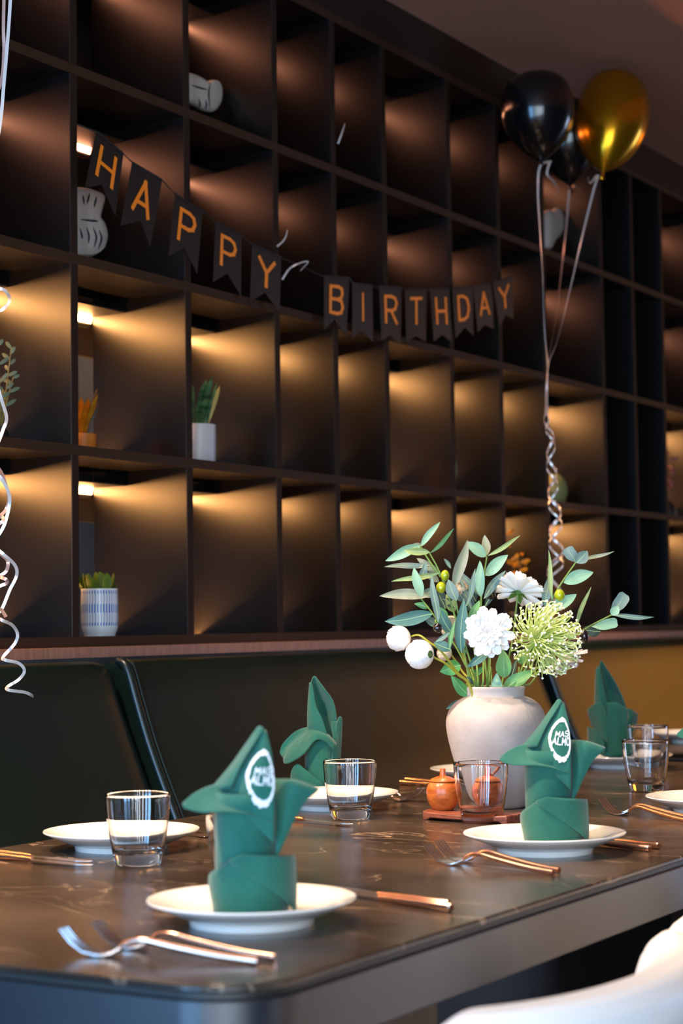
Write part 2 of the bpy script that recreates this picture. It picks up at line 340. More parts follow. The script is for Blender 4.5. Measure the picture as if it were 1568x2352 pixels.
gp_out = [(0.0, 0.0), (0.0275, 0.0), (0.0290, 0.0012), (0.0312, 0.010), (0.0345, 0.026), (0.0372, 0.042), (0.0395, 0.060), (0.0408, 0.076), (0.0412, 0.0885)]
gp_in = [(0.0408, 0.0895), (0.0402, 0.0886), (0.0397, 0.076), (0.0384, 0.060), (0.0360, 0.042), (0.0332, 0.028), (0.0306, 0.0195), (0.026, 0.0160), (0.015, 0.0145), (0.0, 0.0142)]
def dense(pr, n=3):
    p = [Vector((a, b, 0)) for a, b in pr]; return [(max(0, q.x), q.y) for q in spline(p, (len(p) - 1) * n)]
gl0 = MB().lathe(gp_out[:2] + dense(gp_out[2:]) + dense(gp_in), 64).build('drinking_glass', M_glass, None)
gl0.data.set_sharp_from_angle(angle=math.radians(75))
def glass(p, label):
    o = gl0 if 'used' not in glass.__dict__ else gl0.copy()
    if o is not gl0: COL.objects.link(o)
    glass.used = 1; o.location = (p[0], p[1], TZ + 0.0003); return tag(o, label, 'glass', 'clear drinking glasses')
GRR = atz(1487, 1668, TZ + 0.0885); GH = atz(556, 1862, TZ + 0.0885)
glass((1.878, 1.449), 'clear tumbler in front of the empty white plate')
glass((2.455, 1.484), 'clear tumbler beside the looped green napkin')
glass((2.494, 1.278), 'clear tumbler in front of the vase and wooden pots')
glass((3.058, 1.243), 'clear tumbler behind the forks at the right')
glass((GRR.x, GRR.y), 'clear tumbler half hidden behind another tumbler at the right')
glass((GH.x, GH.y), 'clear tumbler almost hidden behind the nearest napkin')

# forks: handle end at the origin, tines towards +y, resting on the handle end and the back of the head
def make_fork():
    r = thing('fork', (0, 0, 0), 'x', 'fork', 'rose gold forks')
    pts = spline([(0, 0, 0.0036), (0, 0.04, 0.0065), (0, 0.085, 0.0125), (0, 0.110, 0.0165), (0, 0.125, 0.0150), (0, 0.138, 0.0075)], 30)
    rad = [0.0036 if i < 2 else 0.0034 - 0.0014 * max(0, i - 8) / 22 for i in range(31)]
    MB().tube(pts, rad, 10).build('handle', M_copper, r)
    m = MB()
    prof = [(0.136, 0.0085, 0.0022), (0.143, 0.0045, 0.006), (0.150, 0.0026, 0.0092), (0.158, 0.0026, 0.0100)]
    def strip(st):                                     # (y, z, x0, x1)
        for q in (0, 1):
            pass
        top = [[(x0, y, z + 0.0009), (x1, y, z + 0.0009)] for y, z, x0, x1 in st]; bot = [[(x0, y, z - 0.0009), (x1, y, z - 0.0009)] for y, z, x0, x1 in st]
        rows = [[t[0], t[1], b[1], b[0]] for t, b in zip(top, bot)]
        bidx = len(m.v); m.grid(rows, True); m.add(rows[0], [(0, 1, 2, 3)]).add(rows[-1], [(0, 1, 2, 3)])
    strip([(y, z, -wd, wd) for y, z, wd in prof])
    for k in range(4):
        c0 = -0.0100 + 0.0200 * (k + 0.5) / 4
        strip([(0.158, 0.0026, c0 - 0.0019, c0 + 0.0019), (0.172, 0.0050, c0 - 0.0016, c0 + 0.0016), (0.185, 0.0135, c0 - 0.0013, c0 + 0.0013), (0.195, 0.0240, c0 - 0.0009, c0 + 0.0009)])
    m.build('head', M_silver, r)
    return r
def make_knife():
    r = thing('table_knife', (0, 0, 0), 'x', 'knife', 'rose gold table knives')
    MB().tube([(0, 0, 0.0048), (0, 0.002, 0.0048), (0, 0.05, 0.0048), (0, 0.1, 0.0046), (0, 0.108, 0.0046)], [0.0040, 0.0048, 0.0044, 0.0034, 0.0028], 12).build('handle', M_copper, r)
    rows = []
    for y, wd in ((0.106, 0.003), (0.115, 0.0075), (0.15, 0.0092), (0.19, 0.0088), (0.207, 0.005), (0.213, 0.001)):
        rows.append([(-0.003, y, 0.0035), (-0.003, y, 0.0052), (-0.003 + 2 * wd - 0.004, y, 0.0047), (-0.003 + 2 * wd - 0.004, y, 0.0040)])
    MB().grid(rows, True).add(rows[0], [(0, 1, 2, 3)]).add(rows[-1], [(0, 1, 2, 3)]).build('blade', M_silver, r)
    return r
fk0, kn0 = make_fork(), make_knife()
def lay(proto, x, y, rz, label, z=0.0):
    o = proto if not proto.get('laid') else copy_tree(proto)
    proto['laid'] = 1; o.location = (x, y, TZ + z); o.rotation_euler = (0, 0, rz); o['label'] = label
def lay2(proto, end, head, label, z=0.0):              # from handle end to head, both pixels on the tabletop
    a = atz(*end, TZ + 0.004); b = atz(*head, TZ + 0.004); d = b - a
    lay(proto, a.x, a.y, math.atan2(-d.x, d.y), label, z)
lay2(fk0, (592, 2207), (262, 2188), 'rose gold fork lying nearest the camera, left of its twin')
lay2(fk0, (632, 2198), (300, 2170), 'rose gold fork lying between its twin and the nearest plate')
lay2(fk0, (1270, 2003), (962, 1972), 'rose gold fork nearest the table edge in front of the vase napkin')
lay2(fk0, (1284, 1998), (985, 1965), 'rose gold fork next to the plate of the vase napkin')
lay2(fk0, (1590, 1886), (1430, 1868), 'rose gold fork at the right before the tumblers, left of its pair')
lay2(fk0, (1605, 1880), (1455, 1866), 'rose gold fork at the right before the tumblers, right of its pair')
lay(fk0, P3[0] + 0.155, 1.70, PI, 'rose gold fork beside the empty plate, half behind the nearest napkin')
lay(fk0, P4[0] + 0.150, 1.705, PI - 0.1, 'rose gold fork between the looped napkin plate and wooden pots')
lay(fk0, P4[0] + 0.175, 1.70, PI - 0.14, 'rose gold fork closest to the wooden pot with a knob lid')
lay2(kn0, (1036, 2086), (800, 2052), 'rose gold knife right of the nearest plate, on the table edge side')
lay2(kn0, (1030, 2078), (795, 2044), 'rose gold knife right of the nearest plate, on the plate side')
lay2(kn0, (1492, 1950), (1290, 1925), 'rose gold knife right of the vase napkin plate, on the edge side')
lay2(kn0, (1513, 1944), (1310, 1920), 'rose gold knife right of the vase napkin plate, farther one')
lay2(kn0, (-60, 1963), (238, 1990), 'rose gold knife left of the empty plate, nearer one')
lay2(kn0, (-60, 1956), (215, 1980), 'rose gold knife left of the empty plate, farther one')
lay2(kn0, (590, 1872), (752, 1888), 'rose gold knife in front of the looped napkin plate')
lay2(kn0, (918, 1798), (1080, 1806), 'rose gold knife at the table rear beside the plate behind the vase, nearer one')
lay2(kn0, (930, 1792), (1090, 1800), 'rose gold knife at the table rear beside the plate behind the vase, farther one')

# ------------------------------------------------------------------ napkins
M_nap = mat('green_linen', (27, 93, 81), 0.85, rgb2=(23, 86, 75), nscale=40, bump=0.10, bscale=900, sheen=0.25, spec=0.2)
M_thread = mat('white_embroidery', (226, 232, 240), 0.8, bump=0.4, bscale=1500)
def napkin(label, base, bpx, spx):
    """base: world point on the plate; bpx: its pixel; spx: metres per pixel there. Sheets are given in photo pixels + depth towards the viewer."""
    base = Vector(base); v = Vector((base.x, base.y, 0)).normalized(); rt = Vector((v.y, -v.x, 0)); tw = -v
    el = (CZ - base.z) / (base.xy.length)
    n = thing('napkin', base, label, 'napkin', 'folded green napkins')
    def P(x, y, wd): return base + rt * ((x - bpx[0]) * spx) + tw * (wd * spx) + Vector((0, 0, (bpx[1] - y + el * wd) * spx))
    def sheet(rows, name='fold', t=1.4, nn=(18, 14), lab=None):
        s = Sheet([[P(*q) for q in r] for r in rows]); m = MB(); s.mesh(m, *nn)
        o = m.build(name, M_nap, n); solid(o, t * spx); return s, o
    def cyl(cx, r, y0, y1, r1=None, t=1.4):
        m = MB(); rows = []
        for k in range(9):
            f = k / 8; rr = r + ((r1 or r) - r) * f; hh = (bpx[1] - y0 + (y0 - y1) * f) * spx
            rows.append([base + rt * ((cx - bpx[0] + rr * math.sin(a)) * spx) + tw * (rr * math.cos(a) * spx) + Vector((0, 0, max(0.0012, hh))) for a in [2 * PI * j / 40 for j in range(40)]])
        m.grid(rows, True); o = m.build('roll', M_nap, n); solid(o, t * spx)
    def band(cx, R, a0, a1, lo, hi, name='wrap', bulge=3.0, t=2.0):
        m = MB(); rows = []
        for i in range(9):
            f = i / 8; row = []
            for j in range(49):
                a = math.radians(a0 + (a1 - a0) * j / 48); l, h = lo(math.degrees(a)), hi(math.degrees(a)); vv = l + (h - l) * f
                rr = R(math.degrees(a), vv) if callable(R) else R
                rr += bulge * math.sin(PI * f)
                row.append(base + rt * ((cx - bpx[0] + rr * math.sin(a)) * spx) + tw * (rr * math.cos(a) * spx) + Vector((0, 0, max(0.0012, vv * spx))))
            rows.append(row)
        m.grid(rows); o = m.build(name, M_nap, n); solid(o, t * spx)
    return n, sheet, cyl, band
def lerp(x, xs, ys):
    if x <= xs[0]: return ys[0]
    for a, b, c, d in zip(xs, xs[1:], ys, ys[1:]):
        if x <= b: return c + (d - c) * (x - a) / (b - a)
    return ys[-1]
def napkin_a(label, base, emblem=True):
    n, sheet, cyl, band = napkin(label, base, (600, 2086), 1 / 2273)
    cyl(588, 70, 2084, 1812, 70)
    band(598, lambda a, v: 85 + 10 * math.exp(-((v - 80) / 40) ** 2) * max(0, math.sin(math.radians(-a))), -115, 95, lambda a: 2, lambda a: lerp(a, [-115, -90, -60, -30, -20, 95], [60, 82, 104, 130, 134, 128]))
    band(600, lambda a, v: 94 + 6 * max(0, math.sin(math.radians(a))) + 5 * math.exp(-((a + 22) / 14) ** 2), -30, 128, lambda a: lerp(a, [-30, -24, 60, 74, 128], [126, 118, 22, 4, 4]), lambda a: lerp(a, [-30, -12, 10, 50, 128], [130, 143, 140, 134, 118]), bulge=1.5, t=3.0)
    band(600, lambda a, v: 101, 84, 150, lambda a: lerp(a, [84, 150], [6, 20]), lambda a: lerp(a, [84, 100, 150], [122, 118, 90]), bulge=2, t=3.0)
    sheet([[(585, 1787, -30), (615, 1840, 20), (650, 1886, 74)], [(548, 1790, -14), (565, 1834, 30), (590, 1868, 80)], [(510, 1797, 0), (518, 1832, 36), (534, 1862, 78)],
           [(473, 1814, 15), (478, 1838, 38), (488, 1861, 64)], [(446, 1837, 30), (445, 1843, 38), (449, 1850, 42)]], 'petal', 1.8)
    c, _ = sheet([[(540, 1812, -4), (595, 1880, 66), (652, 1935, 74)], [(552, 1770, 0), (602, 1815, 62), (654, 1852, 70)], [(572, 1740, 0), (612, 1768, 52), (655, 1792, 56)],
                  [(598, 1704, 0), (626, 1722, 34), (650, 1735, 36)], [(619, 1670, 4), (630, 1670, 8), (638, 1676, 9)]], 'point', 2.5)
    sheet([[(512, 1800, -18), (532, 1806, 14), (556, 1806, 34)], [(556, 1750, -10), (568, 1754, 18), (582, 1750, 34)], [(590, 1704, -4), (600, 1706, 16), (612, 1702, 28)], [(618, 1666, 2), (626, 1664, 8), (632, 1670, 12)]], 'hem', 3.0)
    sheet([[(655, 1968, 62), (657, 1966, 62), (661, 1962, 58)], [(658, 1900, 44), (676, 1898, 52), (694, 1892, 44)], [(657, 1840, 24), (688, 1838, 42), (724, 1842, 30)],
           [(655, 1792, -4), (697, 1794, 28), (756, 1812, 12)], [(655, 1783, -24), (702, 1786, -16), (742, 1800, -14)]], 'petal', 1.8)
    if emblem:
        m = MB(); ca, cb, ra, rb = 0.47, 0.66, 0.30, 0.33; rnd = random.Random(3)
        def q(a, b): p = c.at(a, b); nn = c.nrm(a, b); nn = nn if nn.dot(CAMP - p) > 0 else -nn; return p + nn * 0.0014
        pts = []
        for k in range(73):
            t = 2 * PI * k / 72; jo = 1 + rnd.uniform(-.03, .05); ji = 0.80 + rnd.uniform(-.03, .03)
            right = max(0.0, math.cos(t)); ji += 0.10 * right
            pts.append([(ca + ra * f * math.sin(t), min(0.985, cb + rb * f * math.cos(t))) for f in (ji, (ji + jo) / 2, jo)])
        m.grid([[q(*p) for p in r] for r in pts])
        for txt, a0, a1, b0, b1 in (('MAS', 0.45, 0.525, 0.50, 0.93), ('ALMO', 0.32, 0.42, 0.46, 0.97)):
            wd = (b1 - b0) / len(txt)
            for i, ch in enumerate(txt):
                for s4 in strokes(ch, (0.13, 0.085)):
                    cs = [(a0 + (a1 - a0) * y + 0.24 * (wd * (i + 0.12 + 0.70 * x)), b0 + wd * (i + 0.12 + 0.70 * x)) for x, y in s4]
                    A, B, C, Dd = cs; k = 3
                    m.grid([[q(A[0] + (Dd[0] - A[0]) * u / k, A[1] + (Dd[1] - A[1]) * u / k) for u in range(k + 1)], [q(B[0] + (C[0] - B[0]) * u / k, B[1] + (C[1] - B[1]) * u / k) for u in range(k + 1)]])
        o = m.build('embroidered_emblem', M_thread, n); o['label'] = 'white embroidered wreath with small capital lettering'
    return n
ZP = TZ + 0.0115
napkin_a('green napkin with a white emblem, nearest the camera', (*P1, ZP))
napkin_a('green napkin with a white emblem, in front of the vase', (P2[0] + 0.012, P2[1] - 0.008, ZP))
napkin_a('green napkin cut by the frame at the right, one petal showing', (P5[0] + 0.012, P5[1] - 0.01, ZP))

b = atz(735, 1822, ZP)
n, sheet, cyl, band = napkin('green napkin folded into a tall leaf with a drooping loop', b, (735, 1822), 1 / 1413)
cyl(737, 36, 1822, 1692, 38)
sheet([[(712, 1690, 0), (742, 1700, -30), (778, 1706, 0)], [(708, 1650, 5), (742, 1650, -30), (777, 1645, 5)], [(709, 1605, 8), (740, 1605, -25), (769, 1602, 8)], [(712, 1570, 8), (728, 1570, -12), (750, 1573, 8)], [(721, 1543, 5), (725, 1540, 3), (729, 1544, 5)]], 'leaf', 2.2)
sheet([[(707, 1676, 12), (730, 1684, 30), (755, 1688, 34)], [(707, 1640, 12), (722, 1645, 28), (743, 1647, 30)], [(709, 1600, 10), (717, 1605, 20), (728, 1612, 22)], [(713, 1556, 8), (716, 1556, 12), (720, 1562, 14)]], 'leaf', 2.2)
sheet([[(766, 1748, 22), (776, 1750, 12), (784, 1747, 0)], [(772, 1700, 18), (781, 1700, 10), (788, 1695, 0)], [(776, 1660, 12), (784, 1660, 6), (790, 1655, 0)], [(782, 1640, 5), (786, 1638, 3), (790, 1642, 0)]], 'hem', 2.2)
sheet([[(764, 1745, 30), (770, 1748, 24), (776, 1747, 18)], [(768, 1700, 24), (774, 1700, 20), (780, 1698, 14)], [(764, 1650, 12), (770, 1650, 10), (776, 1650, 6)]], 'hem', 2.2)
sheet([[(768, 1702, 20), (760, 1696, 26), (754, 1690, 30)], [(748, 1676, 16), (745, 1678, 24), (742, 1680, 30)], [(712, 1663, -4), (716, 1666, 8), (720, 1672, 22)], [(677, 1672, -22), (684, 1682, -14), (697, 1687, 8)], [(646, 1701, -26), (652, 1712, -22), (668, 1708, 0)], [(638, 1722, -18), (642, 1730, -12), (649, 1738, 0)]], 'petal', 1.8, (24, 12))
sheet([[(776, 1704, 24), (774, 1710, 32), (768, 1718, 36)], [(754, 1681, 28), (752, 1688, 42), (746, 1698, 46)], [(720, 1668, 20), (724, 1680, 42), (724, 1697, 52)], [(697, 1682, 6), (698, 1700, 30), (697, 1728, 46)], [(668, 1704, -2), (668, 1724, 18), (664, 1748, 26)], [(648, 1736, -2), (648, 1744, 6), (650, 1750, 10)]], 'petal', 2.4, (24, 12))
sheet([[(664, 1792, 8), (665, 1800, 10), (668, 1810, 12)], [(668, 1765, 18), (674, 1782, 26), (682, 1808, 30)], [(682, 1751, 26), (690, 1776, 36), (698, 1808, 38)], [(702, 1766, 36), (708, 1786, 42), (716, 1812, 44)], [(742, 1798, 42), (744, 1808, 43), (746, 1818, 43)]], 'wrap', 2.2)

b = atz(1408, 1740, ZP)
n, sheet, cyl, band = napkin('green napkin farthest along the table, pointed with two square shoulders', b, (1408, 1740), 1 / 1075)
cyl(1407, 40, 1740, 1655, 36)
sheet([[(1385, 1690, 10), (1410, 1690, -10), (1440, 1690, 8)], [(1378, 1630, 10), (1408, 1625, -15), (1438, 1625, 8)], [(1380, 1580, 8), (1402, 1580, -12), (1421, 1580, 8)], [(1381, 1545, 8), (1392, 1545, -5), (1403, 1548, 6)], [(1383, 1524, 4), (1386, 1522, 3), (1389, 1526, 4)]], 'leaf', 2)
sheet([[(1368, 1680, 12), (1385, 1690, 35), (1402, 1690, 38)], [(1369, 1625, 12), (1384, 1630, 30), (1400, 1630, 30)], [(1371, 1570, 10), (1380, 1575, 22), (1391, 1590, 22)], [(1374, 1540, 8), (1379, 1534, 10), (1383, 1540, 10)]], 'leaf', 2)
sheet([[(1398, 1734, 44), (1422, 1734, 46), (1442, 1730, 38)], [(1394, 1680, 46), (1418, 1680, 50), (1441, 1670, 40)], [(1397, 1617, 40), (1420, 1618, 42), (1442, 1632, 32)]], 'wrap', 2)
sheet([[(1352, 1633, 5), (1365, 1622, 22), (1382, 1617, 34), (1394, 1640, 44)], [(1356, 1650, 8), (1370, 1650, 26), (1384, 1655, 40), (1396, 1670, 48)], [(1362, 1670, 10), (1374, 1676, 28), (1386, 1696, 42), (1398, 1710, 50)]], 'petal', 2)
sheet([[(1442, 1630, 36), (1455, 1635, 26), (1464, 1643, 5)], [(1443, 1652, 38), (1453, 1650, 30), (1463, 1656, 6)], [(1436, 1696, 40), (1446, 1684, 32), (1461, 1674, 8)]], 'petal', 2)
sheet([[(1352, 1671, 3), (1371, 1675, 28), (1388, 1682, 42)], [(1352, 1705, 5), (1370, 1714, 30), (1390, 1734, 44)]], 'wrap', 2)

# ------------------------------------------------------------------ vase and wooden pots
M_vase = mat('chalky_grey_ceramic', (188, 182, 178), 0.75, rgb2=(168, 161, 157), nscale=14, bump=0.25, bscale=120, detail=8, spec=0.25)
VX, VY = 2.715, 1.362
k = 3.02 / FPX
VP = [(0, 0.002), (52, 0), (62, 2), (68, 12), (80, 50), (96, 100), (108, 145), (114, 178), (114, 200), (108, 220), (96, 236), (80, 247), (70, 251), (66.5, 254), (66, 262), (68, 269), (68, 273), (65, 275), (60, 273), (59, 262), (60, 252), (80, 240), (96, 215), (98, 180), (80, 100), (50, 20), (0, 18)]
vs = thing('flower_vase', (VX, VY, TZ), 'round shouldered off-white ceramic vase holding the flowers', 'vase')
m = MB().lathe(dense([(r * k, max(0, z) * k) for r, z in VP], 2), 72, (VX, VY, TZ)); m.build('body', M_vase, vs)
VTOP = Vector((VX, VY, TZ + 273 * k))

M_pot = mat('orange_turned_wood', (198, 106, 44), 0.35, rgb2=(160, 78, 30), nscale=70, detail=8, coat=0.3, stretch=(1, 1, 3))
M_tray = mat('reddish_plank', (150, 84, 62), 0.4, rgb2=(104, 54, 40), nscale=20, stretch=(9, 1.2, 9))
TC = atz(1075, 1866, TZ + .012)
ty = thing('serving_board', (TC.x, TC.y, TZ), 'narrow reddish wooden board under the two small pots', 'tray')
a, bb = atz(972, 1866, TZ + .01), atz(1182, 1878, TZ + .01)
dv = (bb - a).normalized(); nv = Vector((-dv.y, dv.x, 0)); L = (bb - a).length
rows = []
for i in range(25):
    f = i / 24; half = 0.030 + 0.006 * math.sin(PI * f); e = min(f, 1 - f); half *= min(1, 0.35 + (e * 14) ** 0.6) if e < .06 else 1
    c = a + dv * (L * f) + nv * 0.018; zt = TZ + 0.011 + 0.003 * (1 - math.sin(PI * f)); zb = TZ + (0.0 if e < .12 else 0.0035)
    rows.append([Vector((*(c - nv * half).xy, zb)), Vector((*(c - nv * half).xy, zt)), Vector((*(c + nv * half).xy, zt)), Vector((*(c + nv * half).xy, zb))])
o = MB().grid(rows, True).add(rows[0], [(0, 1, 2, 3)]).add(rows[-1], [(0, 1, 2, 3)]).build('board', M_tray, ty); bevel(o, 0.002)
def wood_pot(px, label, spoon):
    c = atz(px, 1862, TZ + .012); c += Vector((c.x, c.y, 0)).normalized() * 0.008; c.z = TZ + 0.0118
    t = thing('lidded_pot', c, label, 'pot', 'small wooden pots'); s = 2.87 / FPX
    MB().lathe(dense([(0, 0), (18, 0), (26, 6), (34, 20), (38, 36), (37, 50), (33, 60), (29, 65), (0, 65)], 2), 40, c).__class__
    m = MB().lathe([(r * s, z * s) for r, z in dense([(0.01, 0), (18, 0), (27, 6), (35, 20), (38.5, 36), (37.5, 50), (34, 59), (30, 64.5)], 3)] + [(0.01, 64.5 * s)], 40, c); m.build('body', M_pot, t)
    m = MB().lathe([(r * s, z * s) for r, z in [(31, 65), (32, 67), (27, 71.5), (16, 76), (8, 78), (6.5, 84), (7, 92), (6, 94), (0.01, 94)]], 32, c); m.build('lid', M_pot, t)
    if spoon:
        q = c + Vector((0, 0, 70 * s)); MB().tube([q, q + Vector((0.012, -0.02, 0.022)), q + Vector((0.02, -0.033, 0.034))], [0.0022, 0.0024, 0.003], 8).build('spoon_handle', M_tray, t)
wood_pot(1018, 'orange wooden pot with a knob lid, left of the tumbler', False)
wood_pot(1122, 'orange wooden pot with a spoon, seen through the tumbler', True)

# ------------------------------------------------------------------ bouquet
ZV = 3.02
def CA(x, y): return (850 + x / 4.48, 1180 + y / 4.48)
def CB(x, y): return (1130 + x / 4.0205, 1180 + y / 4.0205)
def CC(x, y): return (870 + x / 5.807, 1380 + y / 5.807)
def CDD(x, y): return (1050 + x / 5.227, 1360 + y / 5.227)
SC = {'A': (CA, 4.48), 'B': (CB, 4.0205), 'C': (CC, 5.807), 'D': (CDD, 5.227)}
def lm(name, rgb, rgb2):
    g = lambda c: tuple(min(235, v * 1.16) for v in c)
    return mat(name, g(rgb), 0.5, rgb2=g(rgb2), nscale=30, spec=0.4, sub=0.0, bump=0.1, bscale=300)
LM = {'mint': lm('mint_leaf', (124, 160, 134), (106, 144, 118)), 'grey': lm('grey_green_leaf', (98, 118, 112), (82, 104, 98)), 'beige': lm('beige_leaf', (142, 142, 120), (120, 124, 104)),
      'teal': lm('blue_green_leaf', (66, 104, 100), (54, 92, 86)), 'green': lm('fresh_green_leaf', (92, 140, 86), (78, 126, 72)), 'bright': lm('bright_green_leaf', (72, 136, 72), (58, 118, 58)), 'dark': lm('dark_leaf', (48, 66, 60), (40, 58, 52)), 'olive': lm('olive_leaf', (132, 146, 92), (112, 130, 78))}
M_rib = mat('pale_leaf_rib', (150, 182, 130), 0.5)
M_stem = mat('green_stem', (116, 150, 66), 0.45, rgb2=(98, 134, 58), nscale=30)
M_stem2 = mat('yellow_green_stem', (150, 150, 46), 0.45)
def leaf(par, base, tip, wd, tone, bend=0.10, twist=0.0, point=0.85, blunt=False, name='leaf'):
    base, tip = Vector(base), Vector(tip); d = tip - base; L = d.length; dn = d / L
    c = (CAMP - base).normalized(); s = dn.cross(c).normalized(); c2 = s.cross(dn)
    if c2.dot(c) < 0: c2 = -c2
    rot = Matrix.Rotation(twist, 3, dn); s = rot @ s; c2 = rot @ c2
    rows = []; N = 12; rib = []
    for i in range(N + 1):
        t = i / N; prof = math.sin(PI * min(1, t ** point)) ** 0.8 if not blunt else min(1, math.sin(PI * min(0.5, t * 0.9)) * 1.0) * (1 if t < .9 else (1 - (t - .9) * 4))
        h = max(0.02, prof) * wd / 2; p = base + d * t + c2 * (bend * L * 4 * t * (1 - t) * 0.5) + s * (0.02 * L * math.sin(5 * t + L * 900))
        rows.append([p - s * h + c2 * h * .28, p - s * h * .5 + c2 * h * .10, p, p + s * h * .5 + c2 * h * .10, p + s * h + c2 * h * .28])
        rw = 0.0007 * (1 - t * .8); rib.append([p - s * rw + c2 * .0004, p + s * rw + c2 * .0004])
    m = MB().grid(rows); m.mi = 1; m.grid(rib)
    return m.build(name, [LM[tone], M_rib], par)
def stem(par, pts, r=0.0016, m=None, name='stem', n=24):
    P3_ = [p if isinstance(p, Vector) else atd(p[0], p[1], ZV + (p[2] if len(p) > 2 else 0)) for p in pts]
    return MB().tube(spline(P3_, n), [r * (1.15 - .35 * i / n) for i in range(n + 1)], 8).build(name, m or M_stem, par)
def root(ax, ay=0.0): return Vector((VX + ax * RT.x * 0.035 + ay * _f0.x * 0.03, VY + ax * RT.y * 0.035 + ay * _f0.y * 0.03, TZ + 0.03))
def neck(px, dz=0.0): return (px, 1598, dz)
def olive(par, c, r, mname, ln=1.25):
    p = atd(c[0], c[1], ZV + c[2]); m = MB(); rows = []
    for i in range(9):
        a = PI * i / 8; rows.append([p + RT * (r * math.sin(a) * math.cos(b)) + FW * (r * math.sin(a) * math.sin(b)) + UP * (r * ln * math.cos(a)) for b in [2 * PI * j / 16 for j in range(16)]])
    return m.grid(rows, True).build('olive', mname, par)
M_og = mat('green_olive', (168, 176, 20), 0.22, rgb2=(128, 150, 24), nscale=40, coat=0.5); M_ob = mat('black_olive', (24, 16, 20), 0.18, coat=0.5)
def branch(label, stems, leaves, olives=()):
    t = thing('olive_branch', root(0), label, 'branch', 'olive branches in the vase')
    for s_ in stems: stem(t, s_)
    for (cs, bx, by, tx, ty_, wd, tone, dz, *ex) in leaves:
        f, sc = SC[cs]; b0, t0 = f(bx, by), f(tx, ty_); ex = ex[0] if ex else {}
        db = ex.pop('db', 0.0)
        leaf(t, atd(b0[0], b0[1], ZV + dz + db), atd(t0[0], t0[1], ZV + dz + ex.pop('dt', 0.0)), wd / sc * ZV / FPX, tone, **ex)
    for (cs, x, y, r, mm, ln, dz) in olives:
        f, sc = SC[cs]; q = f(x, y); olive(t, (q[0], q[1], dz), r / sc * ZV / FPX, mm, ln)
    return t
branch('olive branch arching to the upper left with two green olives', [[root(-.6), neck(1082), (1062, 1480, .0), (1038, 1395, .0), (1010, 1316, .0), (986, 1270, .0)], [(1012, 1325, .01), (990, 1295, .01), (974, 1270, .01), (965, 1254, .01)], [(1024, 1345, 0), (1018, 1330, -.01)]],
       [('A', 515, 335, 715, 80, 72, 'mint', .01), ('A', 612, 402, 865, 152, 52, 'green', 0, dict(twist=.5)), ('A', 612, 402, 340, 372, 78, 'olive', -.02), ('A', 520, 330, 153, 478, 112, 'mint', .015), ('A', 530, 330, 428, 322, 60, 'beige', .02),
        ('A', 610, 520, 146, 550, 62, 'beige', .02, dict(bend=-.1)), ('A', 715, 612, 475, 462, 90, 'beige', .03), ('A', 715, 604, 218, 706, 58, 'olive', 0), ('A', 705, 700, 560, 600, 80, 'beige', .04)],
       [('A', 770, 635, 44, M_og, 1.3, -.01), ('A', 728, 760, 50, M_og, 1.2, -.02)])
branch('olive branch leaning left with long flat leaves and a black olive', [[root(-.8), neck(1090), (1060, 1510, 0), (1022, 1450, 0), (990, 1405, 0), (964, 1372, 0)], [(1010, 1437, 0), (1000, 1425, -.01), (1005, 1440, -.02)]],
       [('A', 520, 860, 453, 552, 104, 'mint', -.02), ('A', 512, 700, 576, 498, 74, 'grey', 0), ('A', 615, 830, 95, 840, 112, 'beige', 0), ('A', 545, 845, 660, 780, 100, 'grey', .02), ('A', 690, 1120, 636, 628, 76, 'grey', -.03), ('A', 645, 1040, 152, 1110, 145, 'teal', -.02, dict(bend=.15)),
        ('A', 610, 965, 452, 925, 62, 'green', .01), ('A', 700, 1140, 555, 1075, 90, 'grey', .02), ('A', 835, 1225, 690, 980, 120, 'teal', 0), ('A', 800, 1060, 660, 945, 70, 'green', .0), ('C', 960, 660, 730, 560, 150, 'teal', -.05, dict(twist=.4)), ('C', 760, 545, 950, 420, 60, 'grey', -.06), ('C', 940, 640, 1000, 270, 60, 'green', -.06)],
       [('C', 780, 362, 66, M_ob, 1.0, -.05)])
branch('olive branch standing upright at the middle of the bouquet', [[root(.1), neck(1122), (1110, 1480, .02), (1105, 1400, .02), (1106, 1360, .02), (1113, 1310, .02), (1118, 1278, .02)]],
       [('A', 1192, 438, 986, 285, 118, 'mint', .01), ('A', 1195, 432, 1180, 218, 92, 'beige', .03), ('A', 1212, 432, 1548, 230, 48, 'olive', .02), ('A', 1178, 632, 1416, 424, 125, 'mint', .01), ('A', 1140, 855, 1120, 482, 104, 'mint', 0), ('A', 990, 950, 1088, 568, 62, 'grey', .0), ('A', 1135, 858, 890, 548, 64, 'grey', .03), ('A', 1165, 870, 1388, 582, 84, 'grey', .02),
        ('A', 1028, 1115, 1118, 888, 84, 'green', -.01), ('A', 1180, 965, 1295, 750, 62, 'dark', .03), ('A', 1060, 1010, 902, 628, 58, 'grey', .04), ('A', 1090, 900, 1000, 760, 90, 'dark', .05)], [('A', 1240, 820, 52, M_ob, 1.3, .03)])
branch('olive branch with a tall grey leaf left of the middle', [[root(-.3), neck(1100), (1068, 1480, 0), (1050, 1400, 0), (1042, 1345, 0)]],
       [('A', 860, 760, 992, 266, 118, 'beige', -.02, dict(twist=.3)), ('A', 882, 895, 800, 676, 120, 'grey', -.03), ('A', 935, 1430, 950, 872, 128, 'teal', -.05), ('A', 900, 960, 745, 870, 90, 'dark', .03), ('A', 1050, 1010, 990, 820, 110, 'dark', .04), ('A', 770, 980, 690, 770, 150, 'dark', .05), ('A', 960, 900, 900, 780, 120, 'grey', .05), ('A', 830, 560, 760, 458, 40, 'grey', .03), ('C', 1190, 700, 1040, 560, 90, 'teal', .01), ('A', 870, 1010, 780, 830, 110, 'olive', .03)])
